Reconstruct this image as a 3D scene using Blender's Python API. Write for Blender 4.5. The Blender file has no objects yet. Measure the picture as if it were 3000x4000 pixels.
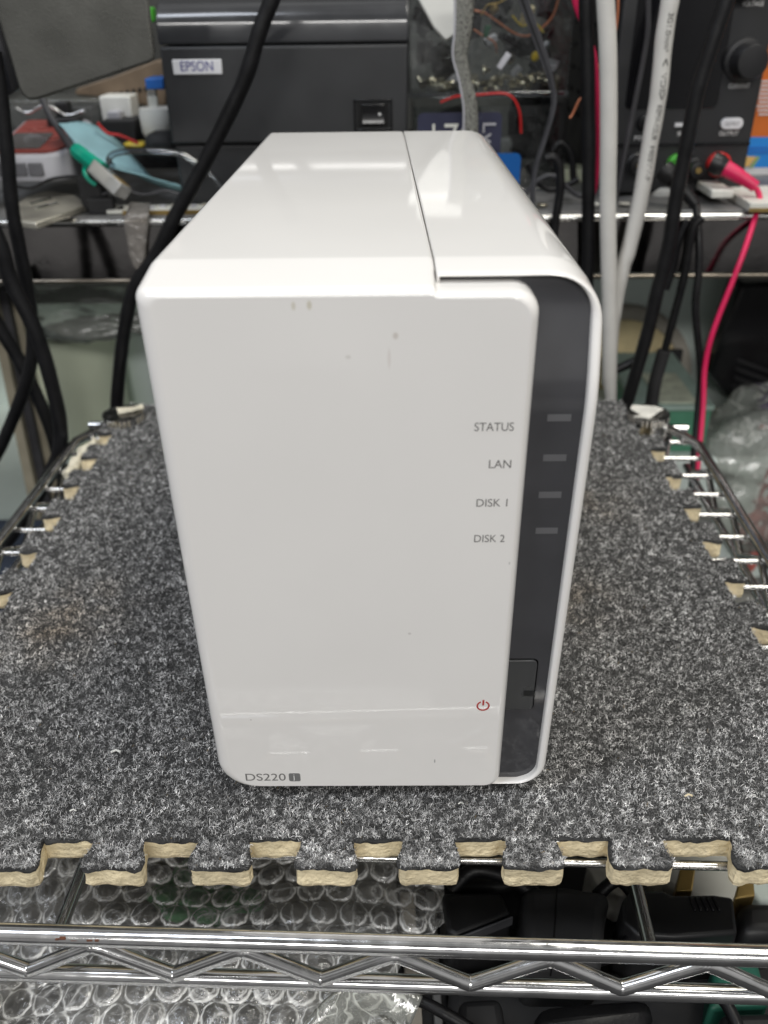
import bpy, bmesh, math, random
import numpy as np
from mathutils import Vector, Matrix, Euler
random.seed(7); rng = np.random.default_rng(7)
S = bpy.context.scene; C = S.collection
R = math.radians
# ---------------------------------------------------------------- camera, world, lamps, exposure
cd = bpy.data.cameras.new('camera'); cam = bpy.data.objects.new('camera', cd); C.objects.link(cam); S.camera = cam
cam.location = (.0043, -.1799, .2098); cam.rotation_euler = (R(58.61), R(.65), R(.30))
cd.sensor_fit = 'VERTICAL'; cd.sensor_height = 36; cd.lens = 3320/4000*36
cd.clip_start = .01; cd.clip_end = 50
cd.dof.use_dof = True; cd.dof.focus_distance = .258; cd.dof.aperture_fstop = 13
W = bpy.data.worlds.new('World'); S.world = W; W.use_nodes = True
nt = W.node_tree; bg = nt.nodes['Background']; bg.inputs[1].default_value = .50
tc = nt.nodes.new('ShaderNodeTexCoord'); sp = nt.nodes.new('ShaderNodeSeparateXYZ'); cr = nt.nodes.new('ShaderNodeValToRGB')
mr = nt.nodes.new('ShaderNodeMapRange'); mr.inputs[1].default_value = -1; mr.inputs[2].default_value = 1
nt.links.new(tc.outputs['Generated'], sp.inputs[0]); nt.links.new(sp.outputs[2], mr.inputs[0]); nt.links.new(mr.outputs[0], cr.inputs[0]); 
wn = nt.nodes.new('ShaderNodeTexNoise'); wn.inputs['Scale'].default_value = 3.2; wn.inputs['Detail'].default_value = 2.5; nt.links.new(tc.outputs['Generated'], wn.inputs[0])
wm = nt.nodes.new('ShaderNodeMapRange'); wm.inputs[1].default_value = .40; wm.inputs[2].default_value = .60; wm.inputs[3].default_value = .45; wm.inputs[4].default_value = 1.45; nt.links.new(wn.outputs[0], wm.inputs[0])
wx = nt.nodes.new('ShaderNodeVectorMath'); wx.operation = 'SCALE'; nt.links.new(cr.outputs[0], wx.inputs[0]); nt.links.new(wm.outputs[0], wx.inputs['Scale']); nt.links.new(wx.outputs[0], bg.inputs[0])
e = cr.color_ramp.elements; e[0].position = .0; e[0].color = (.44, .43, .42, 1); e[1].position = 1; e[1].color = (.60, .60, .59, 1)
k = e.new(.42); k.color = (.34, .335, .33, 1); k = e.new(.60); k.color = (.66, .655, .65, 1)
def area(name, loc, to, sx, sy, power, col):
    l = bpy.data.lights.new(name, 'AREA'); l.shape = 'RECTANGLE'; l.size = sx; l.size_y = sy; l.energy = power; l.color = col
    o = bpy.data.objects.new(name, l); C.objects.link(o); o.location = loc
    o.rotation_euler = (Vector(to)-Vector(loc)).to_track_quat('-Z', 'Y').to_euler(); return o
area('ceiling_lamp', (.55, .15, 1.5), (.0, .1, 0), 1.2, .40, 14.5, (1, .965, .88))
area('ceiling_lamp', (-.75, -.35, 1.4), (0, .1, 0), .25, 1.3, 10.5, (.84, .90, 1))
area('ceiling_lamp', (.1, -1.55, 1.05), (0, .1, 0), 1.5, .2, 17.5, (1, .98, .95))
S.view_settings.view_transform = 'Standard'; S.view_settings.look = 'None'; S.view_settings.exposure = .07; S.view_settings.gamma = 1
S.render.film_transparent = False
S.cycles.max_bounces = 10; S.cycles.transparent_max_bounces = 16; S.cycles.caustics_reflective = False; S.cycles.caustics_refractive = False
# ---------------------------------------------------------------- helpers
CP = Vector(cam.location); CR = cam.rotation_euler.to_matrix()
def ray(u, v): return CR @ Vector(((u-1500)/3320, (2000-v)/3320, -1))
def at(u, v, y): d = ray(u, v); return CP + d*((y-CP.y)/d.y)           # world point seen at photo position (u, v) on the plane y
def atz(u, v, z): d = ray(u, v); return CP + d*((z-CP.z)/d.z)
def px(n, y_or_p):                                                        # metres covered by n photo pixels at point p
    return n*-(CR.transposed() @ (y_or_p-CP)).z/3320
def lin(c): return tuple(((x+.055)/1.055)**2.4 if x > .04045 else x/12.92 for x in c)+(1,)
MATS = {}
def mat(name, col, rough=.5, metal=0, spec=.5, trans=0, alpha=1, coat=0, bump=0, bscale=400, var=.12, vscale=60, rvar=.15, emit=0, ior=1.45, aniso=0):
    m = bpy.data.materials.new(name); m.use_nodes = True; n = m.node_tree; b = n.nodes['Principled BSDF']
    t = n.nodes.new('ShaderNodeTexCoord')
    b.inputs['Metallic'].default_value = metal; b.inputs['Specular IOR Level'].default_value = spec
    b.inputs['Transmission Weight'].default_value = trans; b.inputs['Alpha'].default_value = alpha
    b.inputs['Coat Weight'].default_value = coat; b.inputs['IOR'].default_value = ior; b.inputs['Coat Roughness'].default_value = .06
    b.inputs['Anisotropic'].default_value = aniso
    nz = n.nodes.new('ShaderNodeTexNoise'); nz.inputs['Scale'].default_value = vscale; nz.inputs['Detail'].default_value = 5
    n.links.new(t.outputs['Object'], nz.inputs['Vector'])
    mx = n.nodes.new('ShaderNodeMapRange'); mx.inputs[1].default_value = .3; mx.inputs[2].default_value = .7
    mx.inputs[3].default_value = 1-var; mx.inputs[4].default_value = 1+var; n.links.new(nz.outputs[0], mx.inputs[0])
    hs = n.nodes.new('ShaderNodeHueSaturation'); hs.inputs['Color'].default_value = (*col[:3], 1); n.links.new(mx.outputs[0], hs.inputs['Value'])
    n.links.new(hs.outputs[0], b.inputs['Base Color'])
    m2 = n.nodes.new('ShaderNodeMapRange'); m2.inputs[1].default_value = .3; m2.inputs[2].default_value = .7
    m2.inputs[3].default_value = max(.02, rough*(1-rvar)); m2.inputs[4].default_value = min(1, rough*(1+rvar)); n.links.new(nz.outputs[0], m2.inputs[0]); n.links.new(m2.outputs[0], b.inputs['Roughness'])
    if bump:
        n2 = n.nodes.new('ShaderNodeTexNoise'); n2.inputs['Scale'].default_value = bscale; n2.inputs['Detail'].default_value = 4
        n.links.new(t.outputs['Object'], n2.inputs['Vector'])
        bp = n.nodes.new('ShaderNodeBump'); bp.inputs['Strength'].default_value = bump; bp.inputs['Distance'].default_value = .001
        n.links.new(n2.outputs[0], bp.inputs['Height']); n.links.new(bp.outputs[0], b.inputs['Normal'])
    if emit: b.inputs['Emission Color'].default_value = (*col[:3], 1); b.inputs['Emission Strength'].default_value = emit
    MATS[name] = m; return m
def clear(name, tint=(1, 1, 1), refl=.25, bump=.3, bscale=200, rough=.08, body=.0, bcol=(.6, .6, .6), crease_glint=0, cscale=200, attr=None, cw=.035):   # thin clear plastic
    m = bpy.data.materials.new(name); m.use_nodes = True; n = m.node_tree; n.nodes.clear()
    o = n.nodes.new('ShaderNodeOutputMaterial'); tr = n.nodes.new('ShaderNodeBsdfTransparent'); tr.inputs[0].default_value = (*tint, 1)
    gl = n.nodes.new('ShaderNodeBsdfGlossy'); gl.inputs['Roughness'].default_value = rough
    df = n.nodes.new('ShaderNodeBsdfDiffuse'); df.inputs[0].default_value = (*bcol, 1)
    fr = n.nodes.new('ShaderNodeFresnel'); fr.inputs[0].default_value = 1.5
    ad = n.nodes.new('ShaderNodeMath'); ad.operation = 'ADD'; ad.inputs[1].default_value = refl; ad.use_clamp = True; n.links.new(fr.outputs[0], ad.inputs[0])
    m1 = n.nodes.new('ShaderNodeMixShader'); m2 = n.nodes.new('ShaderNodeMixShader'); m1.inputs[0].default_value = body
    n.links.new(tr.outputs[0], m1.inputs[1]); n.links.new(df.outputs[0], m1.inputs[2])
    n.links.new(ad.outputs[0], m2.inputs[0]); n.links.new(m1.outputs[0], m2.inputs[1]); n.links.new(gl.outputs[0], m2.inputs[2]); n.links.new(m2.outputs[0], o.inputs[0])
    t = n.nodes.new('ShaderNodeTexCoord'); nz = n.nodes.new('ShaderNodeTexNoise'); nz.inputs['Scale'].default_value = bscale; nz.inputs['Detail'].default_value = 5; nz.inputs['Distortion'].default_value = 1.2
    n.links.new(t.outputs['Object'], nz.inputs[0]); b = n.nodes.new('ShaderNodeBump'); b.inputs['Strength'].default_value = bump; b.inputs['Distance'].default_value = .002
    n.links.new(nz.outputs[0], b.inputs['Height'])
    if crease_glint:      # film folds whitened to paint in their highlights
        c1 = n.nodes.new('ShaderNodeTexNoise'); c1.inputs['Scale'].default_value = cscale; c1.inputs['Detail'].default_value = 2.5; c1.inputs['Distortion'].default_value = 2.2; n.links.new(t.outputs['Object'], c1.inputs[0])
        s1 = n.nodes.new('ShaderNodeMath'); s1.operation = 'SUBTRACT'; s1.inputs[1].default_value = .5; n.links.new(c1.outputs[0], s1.inputs[0]); s2 = n.nodes.new('ShaderNodeMath'); s2.operation = 'ABSOLUTE'; n.links.new(s1.outputs[0], s2.inputs[0])
        s3 = n.nodes.new('ShaderNodeMapRange'); s3.inputs[1].default_value = 0; s3.inputs[2].default_value = cw; s3.inputs[3].default_value = crease_glint; s3.inputs[4].default_value = body; n.links.new(s2.outputs[0], s3.inputs[0]); last = s3.outputs[0]
        if attr:
            at_n = n.nodes.new('ShaderNodeAttribute'); at_n.attribute_name = attr; s4 = n.nodes.new('ShaderNodeMath'); s4.operation = 'ADD'; s4.use_clamp = True; n.links.new(last, s4.inputs[0]); n.links.new(at_n.outputs['Fac'], s4.inputs[1]); last = s4.outputs[0]
        n.links.new(last, m1.inputs[0])
    for q in (gl, df, fr): n.links.new(b.outputs[0], q.inputs['Normal'])
    MATS[name] = m; return m
M = MATS
class MB:
    def __init__(s): s.v = []; s.f = []
    def add(s, vs, fs): n = len(s.v); s.v += [tuple(v) for v in vs]; s.f += [tuple(i+n for i in f) for f in fs]; return s
    def box(s, x0, y0, z0, x1, y1, z1, M4=None):
        vs = [Vector((x, y, z)) for x in (x0, x1) for y in (y0, y1) for z in (z0, z1)]
        if M4: vs = [M4 @ v for v in vs]
        return s.add(vs, [(0, 1, 3, 2), (4, 6, 7, 5), (0, 4, 5, 1), (2, 3, 7, 6), (0, 2, 6, 4), (1, 5, 7, 3)])
    def loft(s, secs, cap=True, close=True):
        n = len(secs[0]); vs = [p for q in secs for p in q]; fs = []
        for i in range(len(secs)-1):
            for j in range(n if close else n-1): a = i*n+j; b = i*n+(j+1) % n; fs.append((a, b, b+n, a+n))
        if cap: fs.append(tuple(reversed(range(n)))); fs.append(tuple(range((len(secs)-1)*n, len(secs)*n)))
        return s.add(vs, fs)
    def tube(s, pts, r, n=14, cap=True, flat=1):
        pts = [Vector(p) for p in pts]; rs = r if isinstance(r, (list, tuple)) else [r]*len(pts); secs = []; up = None
        for i, p in enumerate(pts):
            d = (pts[min(i+1, len(pts)-1)]-pts[max(i-1, 0)]).normalized()
            if up is None: up = Vector((0, -1, .001)) if abs(d.y) < .9 else Vector((0, 0, 1))
            a = up-d*up.dot(d); a.normalize(); b = d.cross(a); up = a
            secs.append([p+(a*math.cos(t)*flat+b*math.sin(t))*rs[i] for t in [2*math.pi*j/n for j in range(n)]])
        return s.loft(secs, cap)
    def cyl(s, p0, p1, r, r2=None, n=24): return s.tube([p0, p1], [r, r if r2 is None else r2], n)
    def lathe(s, prof, base, axis=(0, 0, 1), n=28):
        ax = Vector(axis).normalized(); a = ax.orthogonal().normalized(); b = ax.cross(a); base = Vector(base)
        return s.loft([[base+ax*h+(a*math.cos(t)+b*math.sin(t))*r for t in [2*math.pi*j/n for j in range(n)]] for r, h in prof])
    def build(s, name, m, parent=None, smooth=False, bevel=0, seg=2, sub=0, ang=40):
        me = bpy.data.meshes.new(name); me.from_pydata(s.v, [], s.f); me.validate()
        bm = bmesh.new(); bm.from_mesh(me); bmesh.ops.recalc_face_normals(bm, faces=bm.faces); bm.to_mesh(me); bm.free()
        o = bpy.data.objects.new(name, me); C.objects.link(o); me.materials.append(M[m] if isinstance(m, str) else m)
        if bevel:
            b = o.modifiers.new('bevel', 'BEVEL'); b.width = bevel; b.segments = seg; b.limit_method = 'ANGLE'; b.angle_limit = R(30); b.harden_normals = False
        if sub: q = o.modifiers.new('sub', 'SUBSURF'); q.levels = q.render_levels = sub
        if smooth or bevel:
            me.polygons.foreach_set('use_smooth', [True]*len(me.polygons))
            if not smooth or ang < 180:
                try: me.set_sharp_from_angle(angle=R(ang))
                except Exception: pass
        if parent:
            o.parent = parent; o.matrix_parent_inverse = parent.matrix_world.inverted() if parent.matrix_world else Matrix()
        return o
def tag(o, label, cat, group=None, kind=None):
    if label: o['label'] = label
    if cat: o['category'] = cat
    if group: o['group'] = group
    if kind: o['kind'] = kind
    return o
def thing(name, label, cat, loc=(0, 0, 0), group=None):
    o = bpy.data.objects.new(name, None); C.objects.link(o); o.location = loc; o.matrix_world = Matrix.Translation(loc); o.empty_display_size = .01
    return tag(o, label, cat, group)
def spline(P, k=8):
    P = [Vector(p) for p in P]; out = []
    for i in range(len(P)-1):
        a, b, c, d = P[max(i-1, 0)], P[i], P[i+1], P[min(i+2, len(P)-1)]
        for j in range(k):
            t = j/k; out.append(.5*((2*b)+(c-a)*t+(2*a-5*b+4*c-d)*t*t+(3*b-a-3*c+d)*t**3))
    return out+[P[-1]]
def rrect(x0, z0, x1, z1, rs, n=6):
    # rounded rectangle, radii bl, br, tr, tl ; counter clockwise list of (x, z)
    out = []
    for (cx, cz, r, a0) in ((x0+rs[0], z0+rs[0], rs[0], 180), (x1-rs[1], z0+rs[1], rs[1], 270), (x1-rs[2], z1-rs[2], rs[2], 0), (x0+rs[3], z1-rs[3], rs[3], 90)):
        for j in range(n+1): a = R(a0+90*j/n); out.append((cx+r*math.cos(a), cz+r*math.sin(a)))
    return out
def text(body, m, parent, org, ex, ey, w=None, h=None, name='lettering', align='l', lift=.0002, warp=None, squash=None):
    """lettering mesh; org = lower left corner, ex, ey = unit directions, w,h = wanted size"""
    cu = bpy.data.curves.new('t', 'FONT'); cu.body = body; cu.extrude = .0; ob = bpy.data.objects.new('t', cu); C.objects.link(ob)
    dg = bpy.context.evaluated_depsgraph_get(); me = bpy.data.meshes.new_from_object(ob.evaluated_get(dg)); bpy.data.objects.remove(ob); bpy.data.curves.remove(cu)
    n = len(me.vertices); co = np.zeros(n*3); me.vertices.foreach_get('co', co); co = co.reshape(-1, 3)
    mn = co.min(0); mx = co.max(0); sz = mx-mn
    sy = h/sz[1] if h else w/sz[0]; sx = w/sz[0] if w else sy
    X = (co[:, 0]-mn[0])*sx; Y = (co[:, 1]-mn[1])*sy
    if align == 'r': X -= sz[0]*sx
    if align == 'c': X -= sz[0]*sx/2
    org = Vector(org); ex = Vector(ex).normalized(); ey = Vector(ey).normalized(); nn = ex.cross(ey)
    if warp: pts = [warp(x, y) for x, y in zip(X, Y)]
    else: pts = [org+ex*float(x)+ey*float(y)+nn*lift for x, y in zip(X, Y)]
    me.vertices.foreach_set('co', [c for p in pts for c in p]); me.materials.clear(); me.materials.append(M[m]); me.name = name
    for p in me.polygons: p.material_index = 0
    o = bpy.data.objects.new(name, me); C.objects.link(o)
    if parent: o.parent = parent; o.matrix_parent_inverse = parent.matrix_world.inverted()
    return o
def pbox(mb, u0, v0, u1, v1, y, dy):
    a = at(u0, (v0+v1)/2, y); b = at(u1, (v0+v1)/2, y); t = at((u0+u1)/2, v0, y).z; l = at((u0+u1)/2, v1, y).z
    mb.box(a.x, y, l, b.x, y+dy, t); return (a.x, b.x, l, t)
def blob(name, label, cat, c, s, m, seed, amp=.25, sub=4, parent=None, fr=60):
    bm = bmesh.new(); bmesh.ops.create_icosphere(bm, subdivisions=sub, radius=1)
    from mathutils import noise
    for v in bm.verts:
        d = v.co.normalized(); rg = lambda k, o_: (1-abs(noise.noise(d*k+Vector((o_, seed, 0)))))**7; f = 1+amp*.8*noise.noise(d*1.6+Vector((seed, 0, 0)))+amp*.28*rg(2.5, 1)+amp*.16*rg(6, 4)+amp*.08*rg(13, 7); v.co = Vector((d.x*s[0], d.y*s[1], d.z*s[2]))*f
    me = bpy.data.meshes.new(name); bm.to_mesh(me); bm.free(); me.materials.append(M[m]); me.polygons.foreach_set('use_smooth', [True]*len(me.polygons)); o = bpy.data.objects.new(name, me); C.objects.link(o); o.location = c
    if parent: o.parent = parent; o.matrix_parent_inverse = parent.matrix_world.inverted()
    if label: tag(o, label, cat)
    return o
def prism_px(pts, y, dy, name, m, parent=None, bevel=.0006, dz=0):       # outline seen in the photo at plane y, given real thickness dy
    P = [at(u, v, y) for u, v in pts]; Q = [p+Vector((0, dy, dz)) for p in P]
    return MB().loft([P, Q]).build(name, m, parent, bevel=bevel)
# ---------------------------------------------------------------- materials
mat('white_gloss', (.785, .768, .745), .035, spec=.5, ior=1.58, coat=.0, var=.015, vscale=25, rvar=.3)
mat('white_side', (.77, .765, .745), .3, var=.02)
mat('nas_dark', (.052, .052, .056), .08, ior=1.6, var=.1, vscale=80)
mat('led_grey', (.105, .105, .11), .6, var=.05); mat('flap', (.045, .046, .047), .3, var=.1); mat('groove', (.012, .012, .012), .6)
mat('ink_grey', (.16, .155, .15), .6); mat('ink_badge', (.18, .18, .178), .45); mat('ink_red', (.42, .045, .04), .5); mat('white_ink', (.75, .75, .74), .6)
mat('foot_rubber', (.02, .02, .02), .8)
mat('felt_base', (.045, .045, .045), .95, spec=.1, bump=1, bscale=900, var=.4, vscale=150)
mat('foam', (.78, .67, .45), .9, spec=.15, bump=.9, bscale=700, var=.22, vscale=180)
mat('chrome', (.68, .68, .68), .14, metal=1, var=.10, vscale=160, rvar=.6, bump=.02, bscale=500)
mat('chrome_dirty', (.55, .54, .52), .22, metal=1, var=.3, vscale=200, rvar=.5, bump=.15, bscale=600)
mat('steel_top', (.16, .16, .16), .45, metal=.3, var=.45, vscale=60, bump=.3, bscale=300)
mat('steel_mirror', (.24, .23, .225), .10, metal=1, var=.25, vscale=30, rvar=.7, bump=.08, bscale=60)
mat('steel_edge', (.62, .62, .60), .26, metal=1, var=.2, vscale=90, rvar=.5); mat('lip', (.26, .23, .19), .35, metal=1, var=.3)
mat('printer', (.024, .025, .027), .42, var=.1, bump=.25, bscale=2500); mat('printer_lid', (.034, .035, .038), .18, coat=.8, var=.1, vscale=50, rvar=.5)
mat('black', (.012, .012, .013), .45, var=.2); mat('black_gloss', (.010, .010, .011), .18, var=.2); mat('black_matte', (.018, .018, .019), .7, var=.3)
mat('rubber', (.006, .006, .0068), .42, spec=.35, var=.25, vscale=120, bump=.15, bscale=700); mat('rubber_grey', (.05, .05, .055), .5, var=.3)
mat('cable_white', (.56, .55, .52), .42, var=.05, bump=.1, bscale=300); mat('label_white', (.68, .68, .70), .4, var=.05); mat('ink_blue', (.03, .03, .22), .5)
mat('ink_black', (.03, .03, .03), .6); mat('pink', (.60, .012, .085), .42, var=.08); mat('red', (.50, .018, .018), .35, var=.1); mat('green', (.07, .38, .04), .35); mat('copper', (.48, .17, .085), .35, metal=.2)
mat('grey_metal', (.17, .17, .155), .30, metal=.75, var=.12, vscale=40, bump=.12, bscale=900); mat('dark_metal', (.05, .05, .055), .4, metal=.5)
mat('psu', (.013, .013, .0145), .5, var=.15, bump=.2, bscale=1500); mat('psu_panel', (.019, .0195, .021), .5, var=.1); mat('screen', (.006, .006, .007), .08, coat=.6)
mat('white_plastic', (.72, .72, .68), .35, var=.04); mat('offwhite', (.62, .62, .57), .45, var=.08); mat('grey_plastic', (.42, .42, .45), .4, var=.06)
mat('red_face', (.25, .055, .045), .3, var=.15); mat('lcd', (.09, .085, .085), .15, var=.1); mat('button', (.12, .12, .13), .5)
mat('pale_blue', (.26, .45, .50), .6, var=.18, vscale=40, bump=.3, bscale=150); mat('teal', (.0, .32, .21), .35); mat('blue', (.012, .13, .45), .35); mat('usb_blue', (.03, .16, .55), .4)
mat('card_dark', (.035, .037, .065), .25, var=.15); mat('card_blue', (.006, .085, .30), .3, var=.04)
mat('silver', (.68, .65, .56), .40, metal=.85, var=.12, bump=.1, bscale=300); mat('brass', (.50, .35, .13), .35, metal=.85, var=.15); mat('screw', (.62, .58, .46), .25, metal=1, var=.15); mat('wire_gloss', (.6, .6, .6), .2, metal=1)
mat('dark_green', (.02, .11, .075), .45); mat('brown', (.14, .10, .065), .55, var=.2); mat('pale_green', (.74, .80, .62), .42, var=.07, vscale=14); mat('mint', (.66, .74, .70), .5, var=.06, vscale=14); mat('cup_dark', (.13, .13, .12), .6, var=.2)
mat('tan', (.74, .62, .36), .6, var=.2, vscale=40); mat('rim_grey', (.40, .37, .32), .6, var=.1); mat('cyan_box', (.32, .42, .37), .5, var=.1); mat('green_box', (.09, .27, .17), .5, var=.1); mat('pale_print', (.50, .53, .42), .5, var=.3, vscale=120)
mat('maroon', (.38, .10, .08), .5, var=.5, vscale=60, bump=.5, bscale=120); mat('cloth_blue', (.02, .028, .045), .9, var=.4, vscale=20, bump=.6, bscale=60)
mat('orange', (.62, .15, .02), .5, var=.05); mat('poster_blue', (.02, .25, .72), .5, var=.05); mat('poster_green', (.30, .45, .12), .5); mat('poster_yellow', (.75, .48, .16), .5)
mat('yellow', (.68, .50, .04), .4, var=.15); mat('wall', (.055, .055, .05), .8, var=.4, vscale=8); mat('floor', (.035, .035, .037), .7, var=.4, vscale=15, bump=.3)
mat('beige', (.30, .27, .20), .6, var=.15); mat('braid', (.20, .20, .18), .3, metal=.7, var=.5, vscale=900, bump=1, bscale=1300)
mat('green_pcb', (.02, .13, .06), .4); mat('perf', (.33, .33, .33), .4, metal=.6, var=.1); mat('hole', (.008, .008, .008), .9); mat('paper', (.62, .61, .56), .7, var=.15, vscale=150, bump=.4, bscale=300)
mat('glue', (.62, .58, .46), .7, var=.2, vscale=300, bump=.6, bscale=500); mat('rust', (.11, .04, .02), .8, var=.3, vscale=400); mat('violet', (.10, .03, .22), .5); mat('dust', (.30, .28, .25), .9)
mat('silverbag', (.26, .255, .245), .5, metal=.0, var=.9, vscale=28); mat('green_bag', (.10, .36, .14), .6, var=.2)
clear('clear_plastic', (.90, .92, .92), .05, .2, 120); clear('clear_film', (.93, .94, .92), .03, .9, 90, .12, .12, (.6, .62, .58)); clear('tape', (.85, .82, .78), .04, .6, 150, .2, .32, (.48, .45, .42))
clear('bubble', (.97, .97, .96), .07, .40, 260, .05, .07, (.85, .85, .83), crease_glint=.45, cscale=140, attr='crease_glint', cw=.018); clear('bag_haze', (.93, .94, .91), .07, 1, 50, .12, .20, (.80, .82, .76), crease_glint=.7, cscale=34, cw=.03); clear('bag_dim', (.85, .87, .83), .05, .9, 60, .2, .30, (.60, .63, .58)); clear('rj_clear', (.92, .92, .9), .12, .3, 200, .1, .35, (.85, .85, .83)); clear('clear_tube', (.8, .84, .88), .12, .1, 50, .06)
# gloss marks on the white front: tiny stains of their own shape
def stain(m, spots):
    n = m.node_tree; b = n.nodes['Principled BSDF']; src = b.inputs['Base Color'].links[0].from_socket
    g = n.nodes.new('ShaderNodeNewGeometry')
    for (p, r, col, st) in spots:
        mp = n.nodes.new('ShaderNodeMapping'); mp.vector_type = 'POINT'; mp.inputs['Location'].default_value = tuple(-a/q for a, q in zip(p, r)); mp.inputs['Scale'].default_value = tuple(1/q for q in r)
        n.links.new(g.outputs['Position'], mp.inputs[0]); ln = n.nodes.new('ShaderNodeVectorMath'); ln.operation = 'LENGTH'; n.links.new(mp.outputs[0], ln.inputs[0])
        mr = n.nodes.new('ShaderNodeMapRange'); mr.interpolation_type = 'SMOOTHSTEP'; mr.inputs[1].default_value = .4; mr.inputs[2].default_value = 1.1; mr.inputs[3].default_value = st; mr.inputs[4].default_value = 0
        n.links.new(ln.outputs['Value'], mr.inputs[0]); mx = n.nodes.new('ShaderNodeMix'); mx.data_type = 'RGBA'
        n.links.new(mr.outputs[0], mx.inputs[0]); n.links.new(src, mx.inputs[6]); mx.inputs[7].default_value = (*col, 1); src = mx.outputs[2]
    n.links.new(src, b.inputs['Base Color'])
def fp(u, v): p = at(u, v, 0); return tuple(p)
stain(M['white_gloss'], [(fp(1146, 1195), (.0006, .01, .0012), (.5, .46, .33), .5), (fp(1208, 1192), (.0007, .01, .0013), (.5, .46, .33), .6), (fp(1545, 1312), (.0008, .01, .001), (.42, .36, .30), .45),
      (fp(1520, 1400), (.0005, .01, .003), (.5, .42, .38), .25), (fp(1698, 2973), (.0003, .01, .0010), (.25, .25, .25), .7), (fp(1360, 1395), (.0008, .01, .0006), (.5, .48, .44), .4), (fp(1990, 2200), (.0003, .01, .0006), (.4, .4, .38), .6),
      (fp(980, 2812), (.0003, .01, .0003), (.4, .38, .36), .7), (fp(1600, 2475), (.0006, .01, .0005), (.45, .42, .40), .5)])
def brushed(m):      # fine scuffs running across the glossy shell
    n = m.node_tree; b = n.nodes['Principled BSDF']; t = n.nodes.new('ShaderNodeTexCoord'); mp = n.nodes.new('ShaderNodeMapping'); mp.inputs['Scale'].default_value = (60, 3500, 3500)
    nz = n.nodes.new('ShaderNodeTexNoise'); nz.inputs['Scale'].default_value = 1; nz.inputs['Detail'].default_value = 3; n.links.new(t.outputs['Object'], mp.inputs[0]); n.links.new(mp.outputs[0], nz.inputs[0])
    bp = n.nodes.new('ShaderNodeBump'); bp.inputs['Strength'].default_value = .006; bp.inputs['Distance'].default_value = .0002; n.links.new(nz.outputs[0], bp.inputs['Height']); n.links.new(bp.outputs[0], b.inputs['Normal'])
brushed(M['white_gloss'])
# ---------------------------------------------------------------- setting
st = MB().box(-1.6, .95, -.35, 1.6, 1.0, 1.2).build('wall', 'wall'); tag(st, None, None, kind='structure')
st = MB().box(-1.6, -1.2, -.36, 1.6, .95, -.34).build('floor', 'floor'); tag(st, None, None, kind='structure')
# steel worktop behind
wt = thing('steel_worktop', 'dusty stainless steel worktop with polished mirror front edge behind the rack', 'worktop', (0, .335, .099))
TOPZ = .099
MB().box(-.75, .339, TOPZ-.004, .75, .64, TOPZ).build('table_top', 'steel_top', wt, bevel=.0005)
MB().tube([(-.75, .3385, TOPZ-.0022), (.75, .3385, TOPZ-.0042)], .0021, 12).build('rounded_edge', 'steel_edge', wt, smooth=True)
MB().box(-.75, .336, .0635, .75, .341, TOPZ-.005).build('apron', 'steel_mirror', wt)
MB().tube([(-.75, .3365, .0625), (.75, .3365, .0605)], .0014, 10).build('lower_lip', 'lip', wt, smooth=True)
for x in (-.70, .70): MB().box(x-.02, .36, -.34, x+.02, .40, .0625).build('leg', 'steel_edge', wt, bevel=.002)
cab = thing('low_cabinet', 'grey low shelf unit standing under the steel worktop', 'shelf unit', (0, .4, -.34))
MB().box(-.6, .42, -.2305, .6, .80, -.226).build('shelf_board', 'mint', cab, bevel=.001)
MB().box(-.6, .80, -.34, .6, .805, -.10).build('bounce_panel', 'mint', cab)  # pale colour added to bounce light under the worktop
for x in (-.6, .594): MB().box(x, .42, -.34, x+.006, .80, -.2305).build('side_panel', 'mint', cab)
# ---------------------------------------------------------------- NAS
nas = thing('disk_station', 'glossy white two bay network disk enclosure standing on the grey felt mat', 'network storage', (0, .1, -.004))
H = .158; D = .2257
def seam(y): return .0142-.0042*max(0, min(1, (y-.0)/.2257))
def ztop(y): return H if y >= .0175 else .1556+(H-.1556)*max(0, (y-.0005)/.017)
# left shell: wraps the left side, top and the whole front cover
def sec_left(y, ix=0, iz=0):
    x0, x1 = -.05+ix, seam(y); zt = ztop(y)-iz; out = []
    for (cx, cz, r, a0) in ((x0+.009, iz+.009, .009, 270), (x0+.0028, zt-.0028, .0028, 180)):
        for j in range(7): a = R(a0-90*j/6); out.append((cx+r*math.cos(a), y, cz+r*math.sin(a)))
    out.append((x1-.0004, y, zt)); out.append((x1, y, zt-.0004)); out.append((x1, y, iz)); return out
def cover_sec(y, il, ir, it, ib, col=False):
    # stepped outline: high part left of the seam, lower part to the right
    xl, xr = -.05+il, .0370-ir; zt = ztop(y)-it; zs = .1547-it*.8; xs = seam(y) if col else .0138; out = []
    for (cx, cz, r, a0, n) in ((xl+.009, ib+.009, .009, 270, 7), (xl+.0028, zt-.0028, .0028, 180, 5)):
        for j in range(n): a = R(a0-90*j/(n-1)); out.append((cx+r*math.cos(a), y, cz+r*math.sin(a)))
    out += [(xs-.0010, y, zt), (xs-.0003, y, zt-.0003), (xs, y, zt-.0006), (xs+.0004, y, zs)]
    for (cx, cz, r, a0, n) in ((xr-.0055, zs-.0055, .0055, 90, 7), (xr-.0035, ib+.0035, .0035, 0, 7)):
        for j in range(n): a = R(a0-90*j/(n-1)); out.append((cx+r*math.cos(a), y, cz+r*math.sin(a)))
    if col: out = [(min(p[0], xs+.00002*(i-12 if i > 12 else 0)), p[1], p[2]) for i, p in enumerate(out)]
    fl = lambda y, z: .0021*(z/.158)*max(0, 1-y/.2257)
    return [Vector((p[0]-(fl(p[1], p[2]) if p[0] < 0 else 0), p[1], p[2])) for p in out]
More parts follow.
